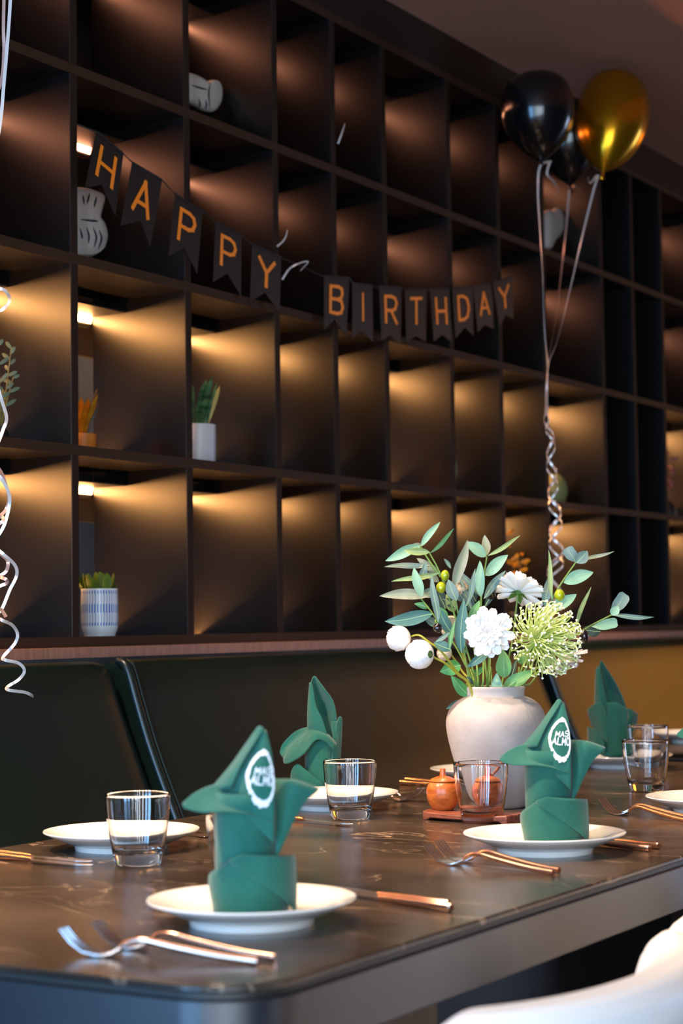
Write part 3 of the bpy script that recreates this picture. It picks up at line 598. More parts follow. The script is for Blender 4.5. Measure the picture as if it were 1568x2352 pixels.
branch('olive branch rising to the right with a green olive', [[root(.6), neck(1180), (1228, 1470, .02), (1262, 1388, .02), (1290, 1338, .02), (1322, 1292, .02)]],
       [('B', 770, 450, 690, 312, 112, 'grey', .02, dict(blunt=True)), ('B', 780, 456, 880, 345, 118, 'grey', 0), ('B', 800, 440, 1124, 344, 36, 'beige', .02), ('B', 658, 632, 932, 536, 125, 'mint', 0), ('B', 560, 790, 514, 335, 42, 'olive', 0), ('B', 486, 860, 545, 530, 86, 'grey', .02), ('B', 528, 905, 776, 738, 115, 'mint', -.01), ('B', 530, 930, 590, 840, 80, 'teal', .0)],
       [('B', 622, 752, 50, M_og, 1.1, -.01)])
branch('olive branch reaching to the far right with a black olive', [[root(.9), neck(1192), (1262, 1510, .02), (1335, 1450, .02), (1405, 1412, .02)]],
       [('B', 1100, 925, 1232, 742, 118, 'grey', .02, dict(blunt=True)), ('B', 1105, 940, 1162, 850, 84, 'mint', 0), ('B', 1110, 942, 1492, 956, 48, 'grey', .02), ('B', 918, 1040, 1155, 1008, 96, 'mint', 0, dict(blunt=True)), ('B', 1000, 1085, 822, 1075, 110, 'dark', .04), ('B', 765, 1055, 906, 672, 42, 'olive', .02), ('D', 1395, 705, 1572, 716, 48, 'dark', .03)],
       [('B', 848, 1132, 42, M_ob, 1.5, .0)])
# leafy greens low in the vase
t = thing('leafy_sprig', root(0, -.3), 'low green leaves and bare stems just above the vase neck', 'foliage')
for x0, x1, y1 in ((190, 110, 1100), (250, 160, 930), (265, 230, 850), (310, 312, 840), (375, 392, 800), (345, 370, 950), (420, 400, 900)):
    p0 = CDD(x0, 1262); p1 = CDD(x1, y1); stem(t, [root(-.2, -.3), (p0[0], p0[1], -.02), ((p0[0] + p1[0]) / 2, (p0[1] + p1[1]) / 2, -.02), (p1[0], p1[1], 0)], .0017)
for x0, x1, y1 in ((690, 742, 900), (715, 1035, 880)):
    p0 = CDD(x0, 1255); p1 = CDD(x1, y1); stem(t, [root(.5), (p0[0], p0[1], 0), ((p0[0] + p1[0]) / 2 + 2, (p0[1] + p1[1]) / 2 + 4, 0), (p1[0], p1[1], .02)], .0015)
for (cs, bx, by, tx, ty_, wd, tone, dz) in [('D', 575, 1030, 540, 690, 190, 'green', -.01), ('D', 470, 1275, 480, 970, 140, 'mint', -.03), ('D', 500, 1285, 640, 1180, 120, 'mint', -.04), ('D', 560, 1185, 920, 925, 170, 'green', -.01), ('D', 800, 870, 770, 690, 150, 'green', .02),
                                           ('C', 1090, 860, 812, 940, 200, 'bright', -.02), ('C', 1215, 1270, 955, 1000, 160, 'bright', -.01), ('C', 1240, 1130, 1165, 1010, 90, 'dark', 0), ('C', 1130, 1320, 895, 1440, 100, 'teal', .06), ('C', 1500, 640, 1165, 885, 130, 'teal', -.04), ('D', 640, 1040, 720, 800, 70, 'dark', .03), ('D', 690, 1240, 700, 1050, 60, 'teal', .01), ('C', 1230, 1000, 1420, 880, 90, 'bright', .03)]:
    f, sc = SC[cs]; b0, t0 = f(bx, by), f(tx, ty_)
    leaf(t, atd(b0[0], b0[1], ZV + dz), atd(t0[0], t0[1], ZV + dz), wd / sc * ZV / FPX, tone, .12, random.uniform(-.3, .3), point=.75)

# white flowers: every petal an object sharing one mesh
M_pet = mat('white_petal', (240, 238, 234), 0.6, spec=0.2, sub=0.15); M_petc = mat('cream_petal', (240, 228, 206), 0.6, spec=0.2, sub=0.15); M_petl = mat('lilac_white_petal', (222, 214, 218), 0.6, spec=0.2)
M_sep = mat('green_sepal', (72, 112, 44), 0.5)
def petal_mesh(name, m, wd, cup, curl, tipw):
    rows = []
    for i in range(8):
        x = i / 7; h = wd * (0.35 + 0.65 * math.sin(PI * min(1, x * .62 + .08))) * (1 if x < .86 else math.sqrt(max(0.02, 1 - ((x - .86) / .16) ** 2)) * tipw)
        rows.append([(x, h * y, cup * abs(y) ** 2 * wd + curl * x * x) for y in (-1, -.5, 0, .5, 1)])
    o = MB().grid(rows).build(name, m); me = o.data; bpy.data.objects.remove(o); return me
PM1 = petal_mesh('petal', M_pet, .185, .45, .05, 1.0); PM2 = petal_mesh('petal', M_petl, .15, .5, -.06, .9); PM3 = petal_mesh('petal', M_petc, .45, .9, .42, 1.0); PM4 = petal_mesh('petal', M_pet, .45, .9, .42, 1.0)
def frame(nv):
    nv = Vector(nv).normalized(); x = nv.orthogonal().normalized(); return x, nv.cross(x), nv
def petals(par, c, nv, R, rings, me, seed=1, off=0.0):
    rnd = random.Random(seed); ex, ey, ez = frame(nv)
    for (cnt, ln, elev, h) in rings:
        for k_ in range(cnt):
            ph = 2 * PI * (k_ + rnd.uniform(-.22, .22)) / cnt + ln * 3; el = elev + rnd.uniform(-.12, .12); l = R * ln * rnd.uniform(.9, 1.08)
            rad = ex * math.cos(ph) + ey * math.sin(ph); tn = -ex * math.sin(ph) + ey * math.cos(ph)
            X = rad * math.cos(el) + ez * math.sin(el); Z = -rad * math.sin(el) + ez * math.cos(el); Y = Z.cross(X)
            o = bpy.data.objects.new('petal', me); COL.objects.link(o); o.parent = par
            p = c + ez * (h * R) + rad * (off * R) - par.location
            M = Matrix.Identity(4)
            for i in range(3): M[i][0], M[i][1], M[i][2], M[i][3] = X[i] * l, Y[i] * l, Z[i] * l, p[i]
            o.matrix_local = M
def dirv(a, b, c): return RT * a + UP * b - FW * c       # right, up, towards the camera
def blob(par, c, r, m, name, sq=1.0):
    rows = [[c + RT * (r * math.sin(a) * math.cos(b)) + FW * (r * sq * math.sin(a) * math.sin(b)) + UP * (r * math.cos(a)) for b in [2 * PI * j / 14 for j in range(14)]] for a in [PI * i / 8 for i in range(9)]]
    return MB().grid(rows, True).build(name, m, par)
def sepals(par, c, nv, r, n=5):
    ex, ey, ez = frame(nv); m = MB()
    for k_ in range(n):
        a = 2 * PI * k_ / n; rad = ex * math.cos(a) + ey * math.sin(a); tn = -ex * math.sin(a) + ey * math.cos(a)
        m.grid([[c, c, c], [c + rad * r * .5 - tn * r * .3 + ez * r * .1, c + rad * r * .5 + ez * r * .12, c + rad * r * .5 + tn * r * .3 + ez * r * .1], [c + rad * r + ez * r * .5] * 3])
    return m.build('sepals', M_sep, par)
px_ = ZV / FPX
MUMR = [(13, 1.0, -.12, 0), (12, .90, .10, .05), (11, .74, .30, .10), (10, .58, .52, .14), (8, .42, .8, .16), (6, .30, 1.15, .18)]
def mum(label, c, nv, Rpx, stems, me, rings=MUMR, seed=1, sep=False):
    cc = atd(c[0], c[1], ZV + c[2]); t = thing('chrysanthemum', cc, label, 'flower', 'white flowers in the vase')
    petals(t, cc, nv, Rpx * px_, rings, me, seed)
    blob(t, cc, Rpx * px_ * .13, M_sep, 'receptacle')
    if sep: sepals(t, cc - Vector(nv).normalized() * Rpx * px_ * .05, -Vector(nv), Rpx * px_ * .42)
    stem(t, [root(*stems[0])] + stems[1:] + [cc - Vector(nv).normalized() * 0.004], .0018)
mum('bright white chrysanthemum facing the camera in the bouquet', (1124, 1452, -.075), dirv(-.1, .15, 1), 58, [(0, -.3), neck(1120, -.02), (1122, 1530, -.05)], PM1, seed=2)
mum('white chrysanthemum at the top of the bouquet, seen from behind', (1190, 1360, .03), dirv(.25, .75, -.45), 66, [(.3, .2), neck(1150, .02), (1175, 1480, .03)], PM1, seed=5, sep=True)
mum('pale lilac white flower drooping below the pale green spider bloom', (1292, 1502, .0), dirv(.45, -.85, .1), 62, [(.8, .1), neck(1185, .01), (1240, 1540, .02), (1278, 1502, .01)], PM2, [(11, 1.0, .35, 0), (8, .8, .8, .05)], seed=8)
mum('cream flower behind the olive leaves near the bouquet middle', (1062, 1362, .06), dirv(-.2, .6, .6), 32, [(-.1, .3), neck(1105, .03), (1085, 1470, .05)], PM3, [(7, 1.0, .5, 0), (6, .8, .9, .05)], seed=9)
RAN = [(8, 1.0, .10, 0), (8, 1.05, .55, -.02), (7, 1.0, 1.0, 0), (5, .85, 1.3, .05)]
def ranunculus(label, c, nv, Rpx, path, me, seed):
    cc = atd(c[0], c[1], ZV + c[2]); nvv = Vector(nv).normalized(); t = thing('ranunculus', cc, label, 'flower', 'round white ranunculus blooms')
    R = Rpx * px_; blob(t, cc, R * .90, M_petc, 'core'); rnd = random.Random(seed); ex, ey, ez = frame(nvv)
    for (cnt, el0, rr) in ((9, -.75, 1.0), (9, -.2, 1.02), (8, .3, 1.0), (6, .8, .96), (3, 1.25, .93)):
        for k_ in range(cnt):                           # cupped petals laid on the ball
            ph = 2 * PI * (k_ + rnd.uniform(-.2, .2)) / cnt + el0 * 2; rad = ex * math.cos(ph) + ey * math.sin(ph); tn = -ex * math.sin(ph) + ey * math.cos(ph)
            nn = rad * math.cos(el0) + ez * math.sin(el0); X = -rad * math.sin(el0) + ez * math.cos(el0); Y = nn.cross(X); l = R * .85
            p = cc - t.location
            o = bpy.data.objects.new('petal', me); COL.objects.link(o); o.parent = t; M = Matrix.Identity(4)
            for i in range(3): M[i][0], M[i][1], M[i][2], M[i][3] = nn[i] * R * rr, Y[i] * R * rr, X[i] * R * rr, p[i]
            o.matrix_local = M
    sepals(t, cc - nvv * R * .95, nvv, R * .75)
    stem(t, path + [cc - nvv * R * .9], .0019, M_stem2)
def ball_petal(m):                                      # a cupped patch of the unit ball: X outwards, Z towards the petal tip
    rows = []
    for i in range(7):
        x = -1 + i / 3; wy = .52 * math.sqrt(max(.03, 1 - (abs(x) if x < 0 else x * .93) ** 2.4)); row = []
        for j in range(7):
            y = -1 + j / 3; d = Vector((1, y * wy, x * .62 - .10 * y * y * max(0, x))).normalized(); row.append(d * (.97 + .05 * max(0, x) ** 2 + .02 * max(0, x) * math.cos(5 * y)))
        rows.append(row)
    o = MB().grid(rows).build('petal', m); me = o.data; bpy.data.objects.remove(o); return me
PM5, PM6 = ball_petal(M_petc), ball_petal(M_pet)
ranunculus('round white ranunculus hanging at the far left of the bouquet', (915, 1466, -.03), dirv(-.95, -.1, .3), 29, [root(-.9, -.2), neck(1088, -.02), (1050, 1545, -.03), (1012, 1495, -.04), (985, 1475, -.04), (962, 1459, -.035)], PM6, 3)
ranunculus('white ranunculus with green sepals hanging lower left of the bouquet', (964, 1503, -.05), dirv(-.66, -.05, -.62), 33, [root(-1, -.2), neck(1085, -.03), (1050, 1548, -.04), (1020, 1522, -.05), (1000, 1512, -.05)], PM6, 4)
ranunculus('cream bloom half hidden behind the blue green leaf', (1036, 1440, .03), dirv(-.3, .2, .8), 26, [root(-.3, .2), neck(1100, .02), (1065, 1510, .03)], PM5, 6)
ranunculus('small peach bloom behind the two hanging white blooms', (1020, 1500, .05), dirv(-.3, -.6, .5), 18, [root(-.5, .2), neck(1092, .02), (1060, 1540, .04)], PM5, 7)
# pincushion
cc = atd(1240, 1468, ZV - .05); t = thing('pincushion_flower', cc, 'pale green spider-like pincushion bloom right of the white chrysanthemum', 'flower')
M_fil = mat('pale_green_filament', (222, 234, 166), 0.5, rgb2=(196, 216, 118), nscale=25); M_tipm = mat('cream_green_tip', (244, 246, 220), 0.5)
nvv = dirv(.35, .12, .85).normalized(); ex, ey, ez = frame(nvv); rnd = random.Random(11); R = 92 * px_; mf, mt = MB(), MB()
for k_ in range(230):
    u = (k_ + .5) / 230; el = PI / 2 - math.acos(1 - 1.05 * u); ph = k_ * 2.399963
    rad = ex * math.cos(ph) + ey * math.sin(ph); tn = -ex * math.sin(ph) + ey * math.cos(ph)
    d0 = (rad * math.cos(el) + ez * math.sin(el)).normalized(); l = R * rnd.uniform(.78, 1.06) * (1.0 if el < .6 else 1.0 - .28 * (el - .6))
    p0 = cc + d0 * R * .10; p1 = cc + d0 * l * .5 + tn * R * rnd.uniform(.0, .16) - ez * R * .08; p2 = cc + d0 * l * .92 + (ez * .10 + tn * rnd.uniform(-.05, .2)) * R; p3 = p2 + (d0 * .02 + ez * .10 + tn * rnd.uniform(-.12, .12)) * R * rnd.uniform(.5, 1.4)
    pts = spline([p0, p1, p2, p3], 7); mf.tube(pts, [.0010] * 8, 5)
    mt.tube([pts[-1] - (pts[-1] - pts[-2]) * .4, pts[-1], pts[-1] + (pts[-1] - pts[-2]) * .3, pts[-1] + (pts[-1] - pts[-2]) * .55], [.0010, .0016, .0021, .0009], 6)
o = mf.build('filaments', M_fil, t); o['kind'] = 'stuff'; o = mt.build('filament_tips', M_tipm, t); o['kind'] = 'stuff'
blob(t, cc, R * .16, mat('green_core', (120, 160, 40), .6), 'core'); stem(t, [root(.5, -.1), neck(1165, -.01), (1205, 1540, -.01), cc - nvv * R * .1], .002)

# ------------------------------------------------------------------ balloons and ribbons
M_bblack = mat('black_latex', (10, 11, 13), 0.16, spec=0.6); M_bgold = mat('gold_chrome_latex', (196, 140, 24), 0.22, metal=0.9)
def ribbon_mat(name, rgb):
    return mat(name, rgb, 0.28, metal=0.35, spec=0.7)
M_rsil = ribbon_mat('silver_white_ribbon', (226, 222, 218)); M_rpink = ribbon_mat('rose_white_ribbon', (196, 160, 146))
def ribbon(mb, pts, wd, tw0=0.0, tw1=0.0, n=60):
    P_ = spline(pts, n); rows = []
    for i, p in enumerate(P_):
        t = (P_[min(i + 1, n)] - P_[max(i - 1, 0)]).normalized(); c = (CAMP - p).normalized(); s_ = t.cross(c).normalized(); a = tw0 + (tw1 - tw0) * i / n
        s_ = Matrix.Rotation(a, 3, t) @ s_; nn = s_.cross(t) * .00012
        rows.append([p - s_ * wd / 2 + nn, p + s_ * wd / 2 + nn, p + s_ * wd / 2 - nn, p - s_ * wd / 2 - nn])
    return mb.grid(rows, True)
def coil(mb, pts, rad, turns, wd, ph=0.0, n=260):      # flat ribbon wound round an axis, as curling ribbon hangs
    P_ = spline(pts, n); rows = []
    for i, p in enumerate(P_):
        f = i / n; a = ph + 2 * PI * turns * f; r = rad(f) if callable(rad) else rad; t = (P_[min(i + 1, n)] - P_[max(i - 1, 0)]).normalized()
        x = t.cross(_f0).normalized(); y = t.cross(x); rd = x * math.cos(a) + y * math.sin(a)
        q = p + rd * r; rows.append([q + t * wd / 2, q - t * wd / 2, q - t * wd / 2 + rd * .0002, q + t * wd / 2 + rd * .0002])
    return mb.grid(rows, True)
def balloon(label, knot, top, wpx, Y, m, rm, strand, tail, dd=0.0):
    k0, t0 = aty(*knot, Y), aty(*top, Y); dep = (k0 - CAMP).dot(FW); s = dep / FPX
    ax = (t0 - k0); H = ax.length; ax /= H; ex = ax.orthogonal().normalized(); ey = ax.cross(ex); R = wpx * s / 2
    t = thing('balloon', k0, label, 'balloon', 'party balloons')
    prof = [(0.018, 0.0), (.05, .012), (.12, .03), (.33, .085), (.56, .165), (.77, .27), (.915, .38), (.985, .49), (1.0, .59), (.965, .72), (.84, .855), (.62, .94), (.34, .987), (.01, 1.0)]
    rows = [[k0 + ax * (h * H) + (ex * math.cos(a) + ey * math.sin(a)) * (max(.001, r) * R) for a in [2 * PI * j / 48 for j in range(48)]] for r, h in [(q.x, q.y) for q in spline([Vector((a, b, 0)) for a, b in prof], 48)]]
    MB().grid(rows, True).build('envelope', m, t)
    rows = [[k0 + ax * h + (ex * math.cos(a) + ey * math.sin(a)) * r for a in [2 * PI * j / 16 for j in range(16)]] for r, h in ((.002, .004), (.0045, .001), (.005, -.003), (.003, -.005), (.0035, -.009), (.007, -.015), (.0085, -.017), (.006, -.0165))]
    MB().grid(rows, True).build('knot', m, t)
    mb = MB(); ribbon(mb, [aty(x, y, Y + dy) for x, y, dy in strand], .0062, .2, 2.6, 80); ribbon(mb, [aty(x, y, Y + dy) for x, y, dy in tail], .006, 0, 2.0, 30)
    return t, mb, rm
YB = 1.90
J = (1257, 838, .0)
def curl(mb, ph, sg):
    ax_ = [aty(x, y, YB) for x, y in ((1254, 955), (1264, 1010), (1266, 1080), (1272, 1150), (1276, 1220), (1276, 1290), (1270, 1370), (1262, 1430))]
    coil(mb, ax_, lambda f: .007 + .016 * f, 5.5 * sg, .006, ph)
for label, knot, top, wpx, Y, m, rm, strand, tail, ph in (
    ('black balloon in front of the bunch, left of the gold one', (1243, 374), (1229, 163), 167, YB, M_bblack, M_rsil, [(1266, 370, 0), (1240, 382, 0), (1235, 440, 0), (1239, 520, 0), (1245, 620, 0), (1250, 750, 0), J, (1254, 900, 0), (1254, 955, 0)], [(1262, 372, 0), (1256, 400, 0), (1272, 418, 0), (1282, 440, 0), (1274, 446, 0)], 0.3),
    ('second black balloon, mostly hidden behind the gold one', (1309, 428), (1298, 225), 146, YB + .125, M_bblack, M_rpink, [(1307, 436, 0), (1300, 520, 0), (1288, 630, -.04), (1278, 720, -.1), (1258, 835, -.158), (1255, 900, -.158), (1252, 955, -.158)], [(1309, 430, 0), (1320, 428, 0), (1330, 436, 0), (1328, 444, 0)], 2.4),
    ('shiny gold balloon at the top right', (1384, 396), (1421, 178), 170, YB - .02, M_bgold, M_rsil, [(1374, 402, 0), (1362, 440, 0), (1335, 550, 0), (1305, 680, .01), (1280, 780, .02), (1259, 838, .02), (1256, 900, .02), (1255, 955, .02)], [(1372, 402, 0), (1355, 420, 0), (1350, 408, 0)], 4.4)):
    t, mb, rm = balloon(label, knot, top, wpx, Y, m, rm, strand, tail)
    curl(mb, ph, 1 if ph < 4 else -1); mb.build('ribbon', rm, t)
# curling ribbons hanging in from the upper left
YL = 1.90
def hang(label, paths, org, m=None):
    mb = MB()
    for p, w0, w1 in paths: ribbon(mb, [aty(x, y, YL + dy) for x, y, dy in p], .0052, w0, w1, 30 * len(p))
    o = mb.build('curling_ribbon', m or M_rsil, None, True, org=aty(*org, YL)); o.location = aty(*org, YL); return tag(o, label, 'ribbon', 'curling ribbons')
hang('white curling ribbon ending in a loose spiral over the leather banquette', [([(26, -40, 0), (20, 60, 0), (10, 180, 0), (-2, 300, 0), (-30, 420, 0), (-34, 600, .02), (-10, 655, .0), (12, 668, -.01), (22, 690, 0), (4, 712, .02), (-24, 720, .02), (-30, 800, 0), (-14, 860, -.01), (4, 920, -.01), (15, 960, 0), (6, 990, .01), (-12, 1040, .01), (-14, 1080, 0), (2, 1098, -.01), (18, 1126, -.01), (22, 1155, 0), (10, 1205, .01), (-10, 1240, .02), (-12, 1255, .01), (8, 1273, -.01), (34, 1298, -.01), (38, 1322, 0), (22, 1356, .01), (6, 1395, .02), (-8, 1415, .02), (4, 1424, -.01), (28, 1436, -.01), (40, 1456, 0), (34, 1478, .01), (8, 1508, .02), (12, 1516, 0), (42, 1523, -.01), (56, 1540, -.01), (44, 1560, .01), (18, 1577, .02), (20, 1585, .0), (56, 1590, -.01), (72, 1597, -.01), (73, 1601, 0)], 0.15, 0.5)], (0, 1000))
hang('white curling ribbon cut by the left edge of the frame', [([(10, -40, .01), (8, 60, .01), (9, 120, .01), (2, 190, .01), (-30, 300, .01), (-30, 700, .01), (-16, 770, 0), (-8, 850, 0), (-8, 1010, 0), (-10, 1060, 0), (6, 1092, 0), (20, 1140, 0), (14, 1170, .01), (-6, 1190, .01), (4, 1186, 0), (7, 1196, -.01), (-8, 1212, 0), (-12, 1260, 0), (6, 1276, 0), (18, 1290, 0), (14, 1312, 0), (-4, 1325, .01), (2, 1326, 0), (15, 1332, -.01), (14, 1340, 0), (-6, 1352, .01), (-10, 1390, 0), (4, 1402, 0), (14, 1417, 0)], 0.3, 0.0)], (-5, 1000), M_rpink)

# ------------------------------------------------------------------ birthday banner
M_card = mat('black_card', (24, 17, 12), 0.5, spec=0.25); M_foil = mat('gold_foil', (255, 140, 16), 0.4, metal=0.2); M_cord = mat('black_cord', (24, 20, 18), 0.7)
YF = D - 0.022
FL = [('H', (222, 299), (284, 350), (195, 432), (234, 424), (265, 497)), ('A', (304, 370), (373, 411), (277, 518), (323, 507), (345, 568)), ('P', (402, 443), (466, 482), (387, 589), (423, 568), (453, 630)),
      ('P', (495, 507), (555, 538), (489, 648), (522, 628), (553, 679)), ('Y', (579, 558), (646, 588), (574, 692), (609, 672), (642, 716)), ('B', (744, 632), (803, 636), (744, 758), (769, 733), (795, 774)),
      ('I', (809, 648), (855, 654), (809, 776), (830, 760), (857, 785)), ('R', (870, 656), (922, 658), (876, 783), (897, 769), (920, 790)), ('T', (930, 663), (979, 662), (933, 787), (954, 772), (978, 785)),
      ('H', (987, 663), (1032, 662), (996, 785), (1015, 769), (1037, 785)), ('D', (1038, 660), (1085, 658), (1046, 777), (1067, 752), (1087, 771)), ('A', (1086, 655), (1130, 650), (1097, 763), (1114, 746), (1134, 756)),
      ('Y', (1131, 647), (1176, 632), (1147, 750), (1162, 722), (1179, 733))]
bn = thing('birthday_banner', aty(700, 640, YF), 'black pennant banner with gold letters reading HAPPY BIRTHDAY across the shelves', 'banner')
cord = [aty(178, 286, D - .002)]
rnd = random.Random(5)
for i, (ch, tl, tr, bl, nt, br) in enumerate(FL):
    yb = YF + .004 * (i % 2)
    c = [aty(*p, yb) for p in (tl, tr, br, nt, bl)]
    cord += [c[0] + Vector((0, -.001, -.004)), c[1] + Vector((0, -.001, -.004))]
    fo = MB().poly(c, (0, 0.0006, 0)).build('pennant', M_card, bn, False)
    dn = (c[4] - c[0]); rt_ = c[1] - c[0]; dn2 = c[2] - c[1]; mb = MB()
    u0, u1, v0, v1 = (.25, .75, .70, .20) if ch != 'I' else (.3, .7, .70, .20)
    for iq, q in enumerate(strokes(ch, (.10, .062))):
        pts = []
        for x, y in q:
            u = u0 + (u1 - u0) * x; v = v0 + (v1 - v0) * y; pts.append(c[0] + rt_ * u + (dn * (1 - u) + dn2 * u) * v * .93 + Vector((0, -.0012 - .00007 * iq, 0)))
        mb.poly(pts, (0, .0004, 0))
    mb.build('letter', M_foil, fo, False, org=bn.location)
cord.append(aty(1184, 628, D - .002))
MB().tube(cord, .0012, 6).build('cord', M_cord, bn)
for pl_ in (((636, 566), (648, 556), (656, 544), (660, 528)), ((648, 642), (664, 618), (684, 606), (707, 601), (690, 622)), ((776, 330), (784, 308), (792, 284))):
    m = MB(); ribbon(m, [aty(x, y, YF - .004) for x, y in pl_], .004, 0, 1.2, 20); m.build('loose_strip', M_rsil, bn)  # narrow white strips standing for bits of tape and ribbon

# ------------------------------------------------------------------ things on the shelves
M_white = mat('white_plaster', (214, 204, 194), 0.6, rgb2=(200, 190, 180), nscale=12); M_ink = mat('dark_blue_paint', (30, 34, 46), 0.6)
def ornament(label, outline, Y, thick, lines, name='plaster_ornament', cat='ornament'):
    """a thick plaster figure cut to a rounded outline, with grooves painted dark on its face"""
    pts = [aty(x, y, Y) for x, y in outline]; c = sum(pts, Vector()) / len(pts); lo = min(p.z for p in pts)
    t = thing(name, (c.x, c.y, lo), label, cat, 'white plaster ornaments'); n = len(pts) * 4
    P_ = [cr(pts + [pts[0]], i / n) for i in range(n)]; cc = c + Vector((0, -thick * .5, 0)); rows = []
    for f, yy in ((.02, -.5), (.5, -.5), (.82, -.44), (.95, -.3), (1.0, -.05), (.96, .3), (.8, .5), (.02, .5)):
        rows.append([Vector((c.x + (p.x - c.x) * f, c.y + yy * thick, c.z + (p.z - c.z) * f)) for p in P_])
    MB().grid(rows, True).build('body', M_white, t)
    for ln in lines:
        L = [aty(x, y, Y - thick * .5 - .0005) for x, y in ln]; k_ = len(L); m_ = spline(L, 10)
        MB().tube(m_, [.0006 + .0016 * math.sin(PI * i / 10) for i in range(11)], 6).build('painted_groove', M_ink, t)
    return t
ornament('white plaster ornament with painted grooves behind the letter H', [(150, 588), (205, 590), (232, 575), (242, 545), (234, 515), (224, 500), (230, 470), (233, 447), (205, 434), (175, 430), (150, 428), (140, 505)], D + .13, .03,
         [[(206, 444), (203, 456), (200, 468)], [(222, 452), (219, 464), (216, 476)], [(190, 448), (192, 460), (193, 470)], [(184, 504), (212, 507), (226, 508)], [(184, 524), (188, 542), (189, 548)], [(199, 522), (204, 542), (203, 558)], [(214, 522), (221, 545), (216, 568)], [(228, 528), (233, 548), (226, 572)]])
ornament('white plaster ornament on the upper shelf, lobed on the right', [(420, 235), (445, 242), (468, 254), (488, 257), (503, 235), (505, 205), (498, 188), (484, 184), (474, 190), (455, 178), (430, 168), (410, 170), (408, 205)], D + .13, .03, [[(483, 190), (479, 215), (482, 250)], [(456, 226), (459, 240), (456, 248)], [(472, 230), (474, 240), (472, 250)], [(440, 196), (460, 202), (476, 206)]])
ornament('white heart shaped plaster ornament behind the balloon ribbons', [(1245, 572), (1262, 572), (1270, 556), (1287, 535), (1292, 505), (1286, 482), (1276, 477), (1266, 486), (1256, 482), (1240, 500), (1236, 540)], D + .12, .025, [])
def pot_thing(name, label, px, base_y, prof_px, Y, m, cat='plant', bandm=None):
    ctr = aty(px, base_y, Y); s = (ctr - CAMP).dot(FW) / FPX
    t = thing(name, ctr, label, cat, 'ornaments on the shelves')
    return t, ctr, s, MB().lathe([(max(.0002, r * s), z * s) for r, z in dense(prof_px, 3)], 40, ctr)
zsh = lambda i: ZS[i] + T
def onshelf(px, i, Y):                                  # pixel row of a shelf top at depth Y
    lo, hi = 0, 2352
    for _ in range(40):
        mid = (lo + hi) / 2
        if aty(px, mid, Y).z > zsh(i): lo = mid
        else: hi = mid
    return lo
M_pw = mat('white_glazed_pot', (222, 218, 222), 0.35); M_por = mat('orange_pot', (238, 140, 50), 0.5)
def stripes():
    m = mat('blue_striped_pot', (214, 224, 232), 0.35); nt = m.node_tree; b_ = nt.nodes['Principled BSDF']
    tc = nt.nodes.new('ShaderNodeTexCoord'); sp = nt.nodes.new('ShaderNodeSeparateXYZ'); nt.links.new(tc.outputs['Object'], sp.inputs[0])
    at = nt.nodes.new('ShaderNodeMath'); at.operation = 'ARCTAN2'; nt.links.new(sp.outputs[0], at.inputs[0]); nt.links.new(sp.outputs[1], at.inputs[1])
    mu = nt.nodes.new('ShaderNodeMath'); mu.operation = 'MULTIPLY'; mu.inputs[1].default_value = 40 / (2 * PI); nt.links.new(at.outputs[0], mu.inputs[0])
    fr = nt.nodes.new('ShaderNodeMath'); fr.operation = 'FRACT'; nt.links.new(mu.outputs[0], fr.inputs[0])
    zr = nt.nodes.new('ShaderNodeMapRange'); zr.inputs[1].default_value = 0; zr.inputs[2].default_value = 0.089; nt.links.new(sp.outputs[2], zr.inputs[0])
    wdt = nt.nodes.new('ShaderNodeValToRGB'); wdt.color_ramp.interpolation = 'CONSTANT'; e = wdt.color_ramp.elements
    e[0].position = 0; e[0].color = (0, 0, 0, 1); e[1].position = .22; e[1].color = (.5,) * 3 + (1,)
    for p_, v_ in ((.29, .24), (.50, .52), (.68, .22), (.90, .5), (.97, 0)): x = e.new(p_); x.color = (v_, v_, v_, 1)
    nt.links.new(zr.outputs[0], wdt.inputs[0])
    lt = nt.nodes.new('ShaderNodeMath'); lt.operation = 'LESS_THAN'; nt.links.new(fr.outputs[0], lt.inputs[0]); nt.links.new(wdt.outputs[0], lt.inputs[1])
    mx = nt.nodes.new('ShaderNodeMixRGB'); mx.inputs[1].default_value = lin((216, 224, 230)); mx.inputs[2].default_value = lin((14, 104, 190)); nt.links.new(lt.outputs[0], mx.inputs[0]); nt.links.new(mx.outputs[0], b_.inputs['Base Color'])
    return m
M_str = stripes()
Yp = D + .075; y0 = onshelf(229, 0, Yp)
t, c, s, m = pot_thing('potted_succulent', 'green succulent in a blue and white striped pot on the lowest shelf', 229, y0, [(0, 0), (33, 0), (36, 4), (41, 18), (42.5, 34), (43, 70), (42, 106), (41, 107), (38, 104), (38, 96), (0, 96)], Yp, M_str)
m.build('pot', M_str, t)
M_succ = mat('succulent_green', (104, 128, 24), 0.5, rgb2=(70, 100, 26), nscale=60); rnd = random.Random(4)
def fleshy(par, base, d, L, wd, m, name='leaf', up=(0, 0, 1)):
    d = Vector(d).normalized(); sd = d.cross(Vector(up)).normalized() if abs(d.z) < .98 else Vector((1, 0, 0)); n_ = sd.cross(d); rows = []
    for i in range(8):
        f = i / 7; h = wd / 2 * (0.3 + .7 * math.sin(PI * min(1, f * .85 + .05))) * (1 if f < .85 else (1 - (f - .85) * 6) if f < 1 else .08); p = base + d * (L * f) + n_ * (.14 * L * f * f)
        rows.append([p - sd * h, p - n_ * h * .35, p + sd * h, p + n_ * h * .22])
    return MB().grid(rows, True).build(name, m, par)
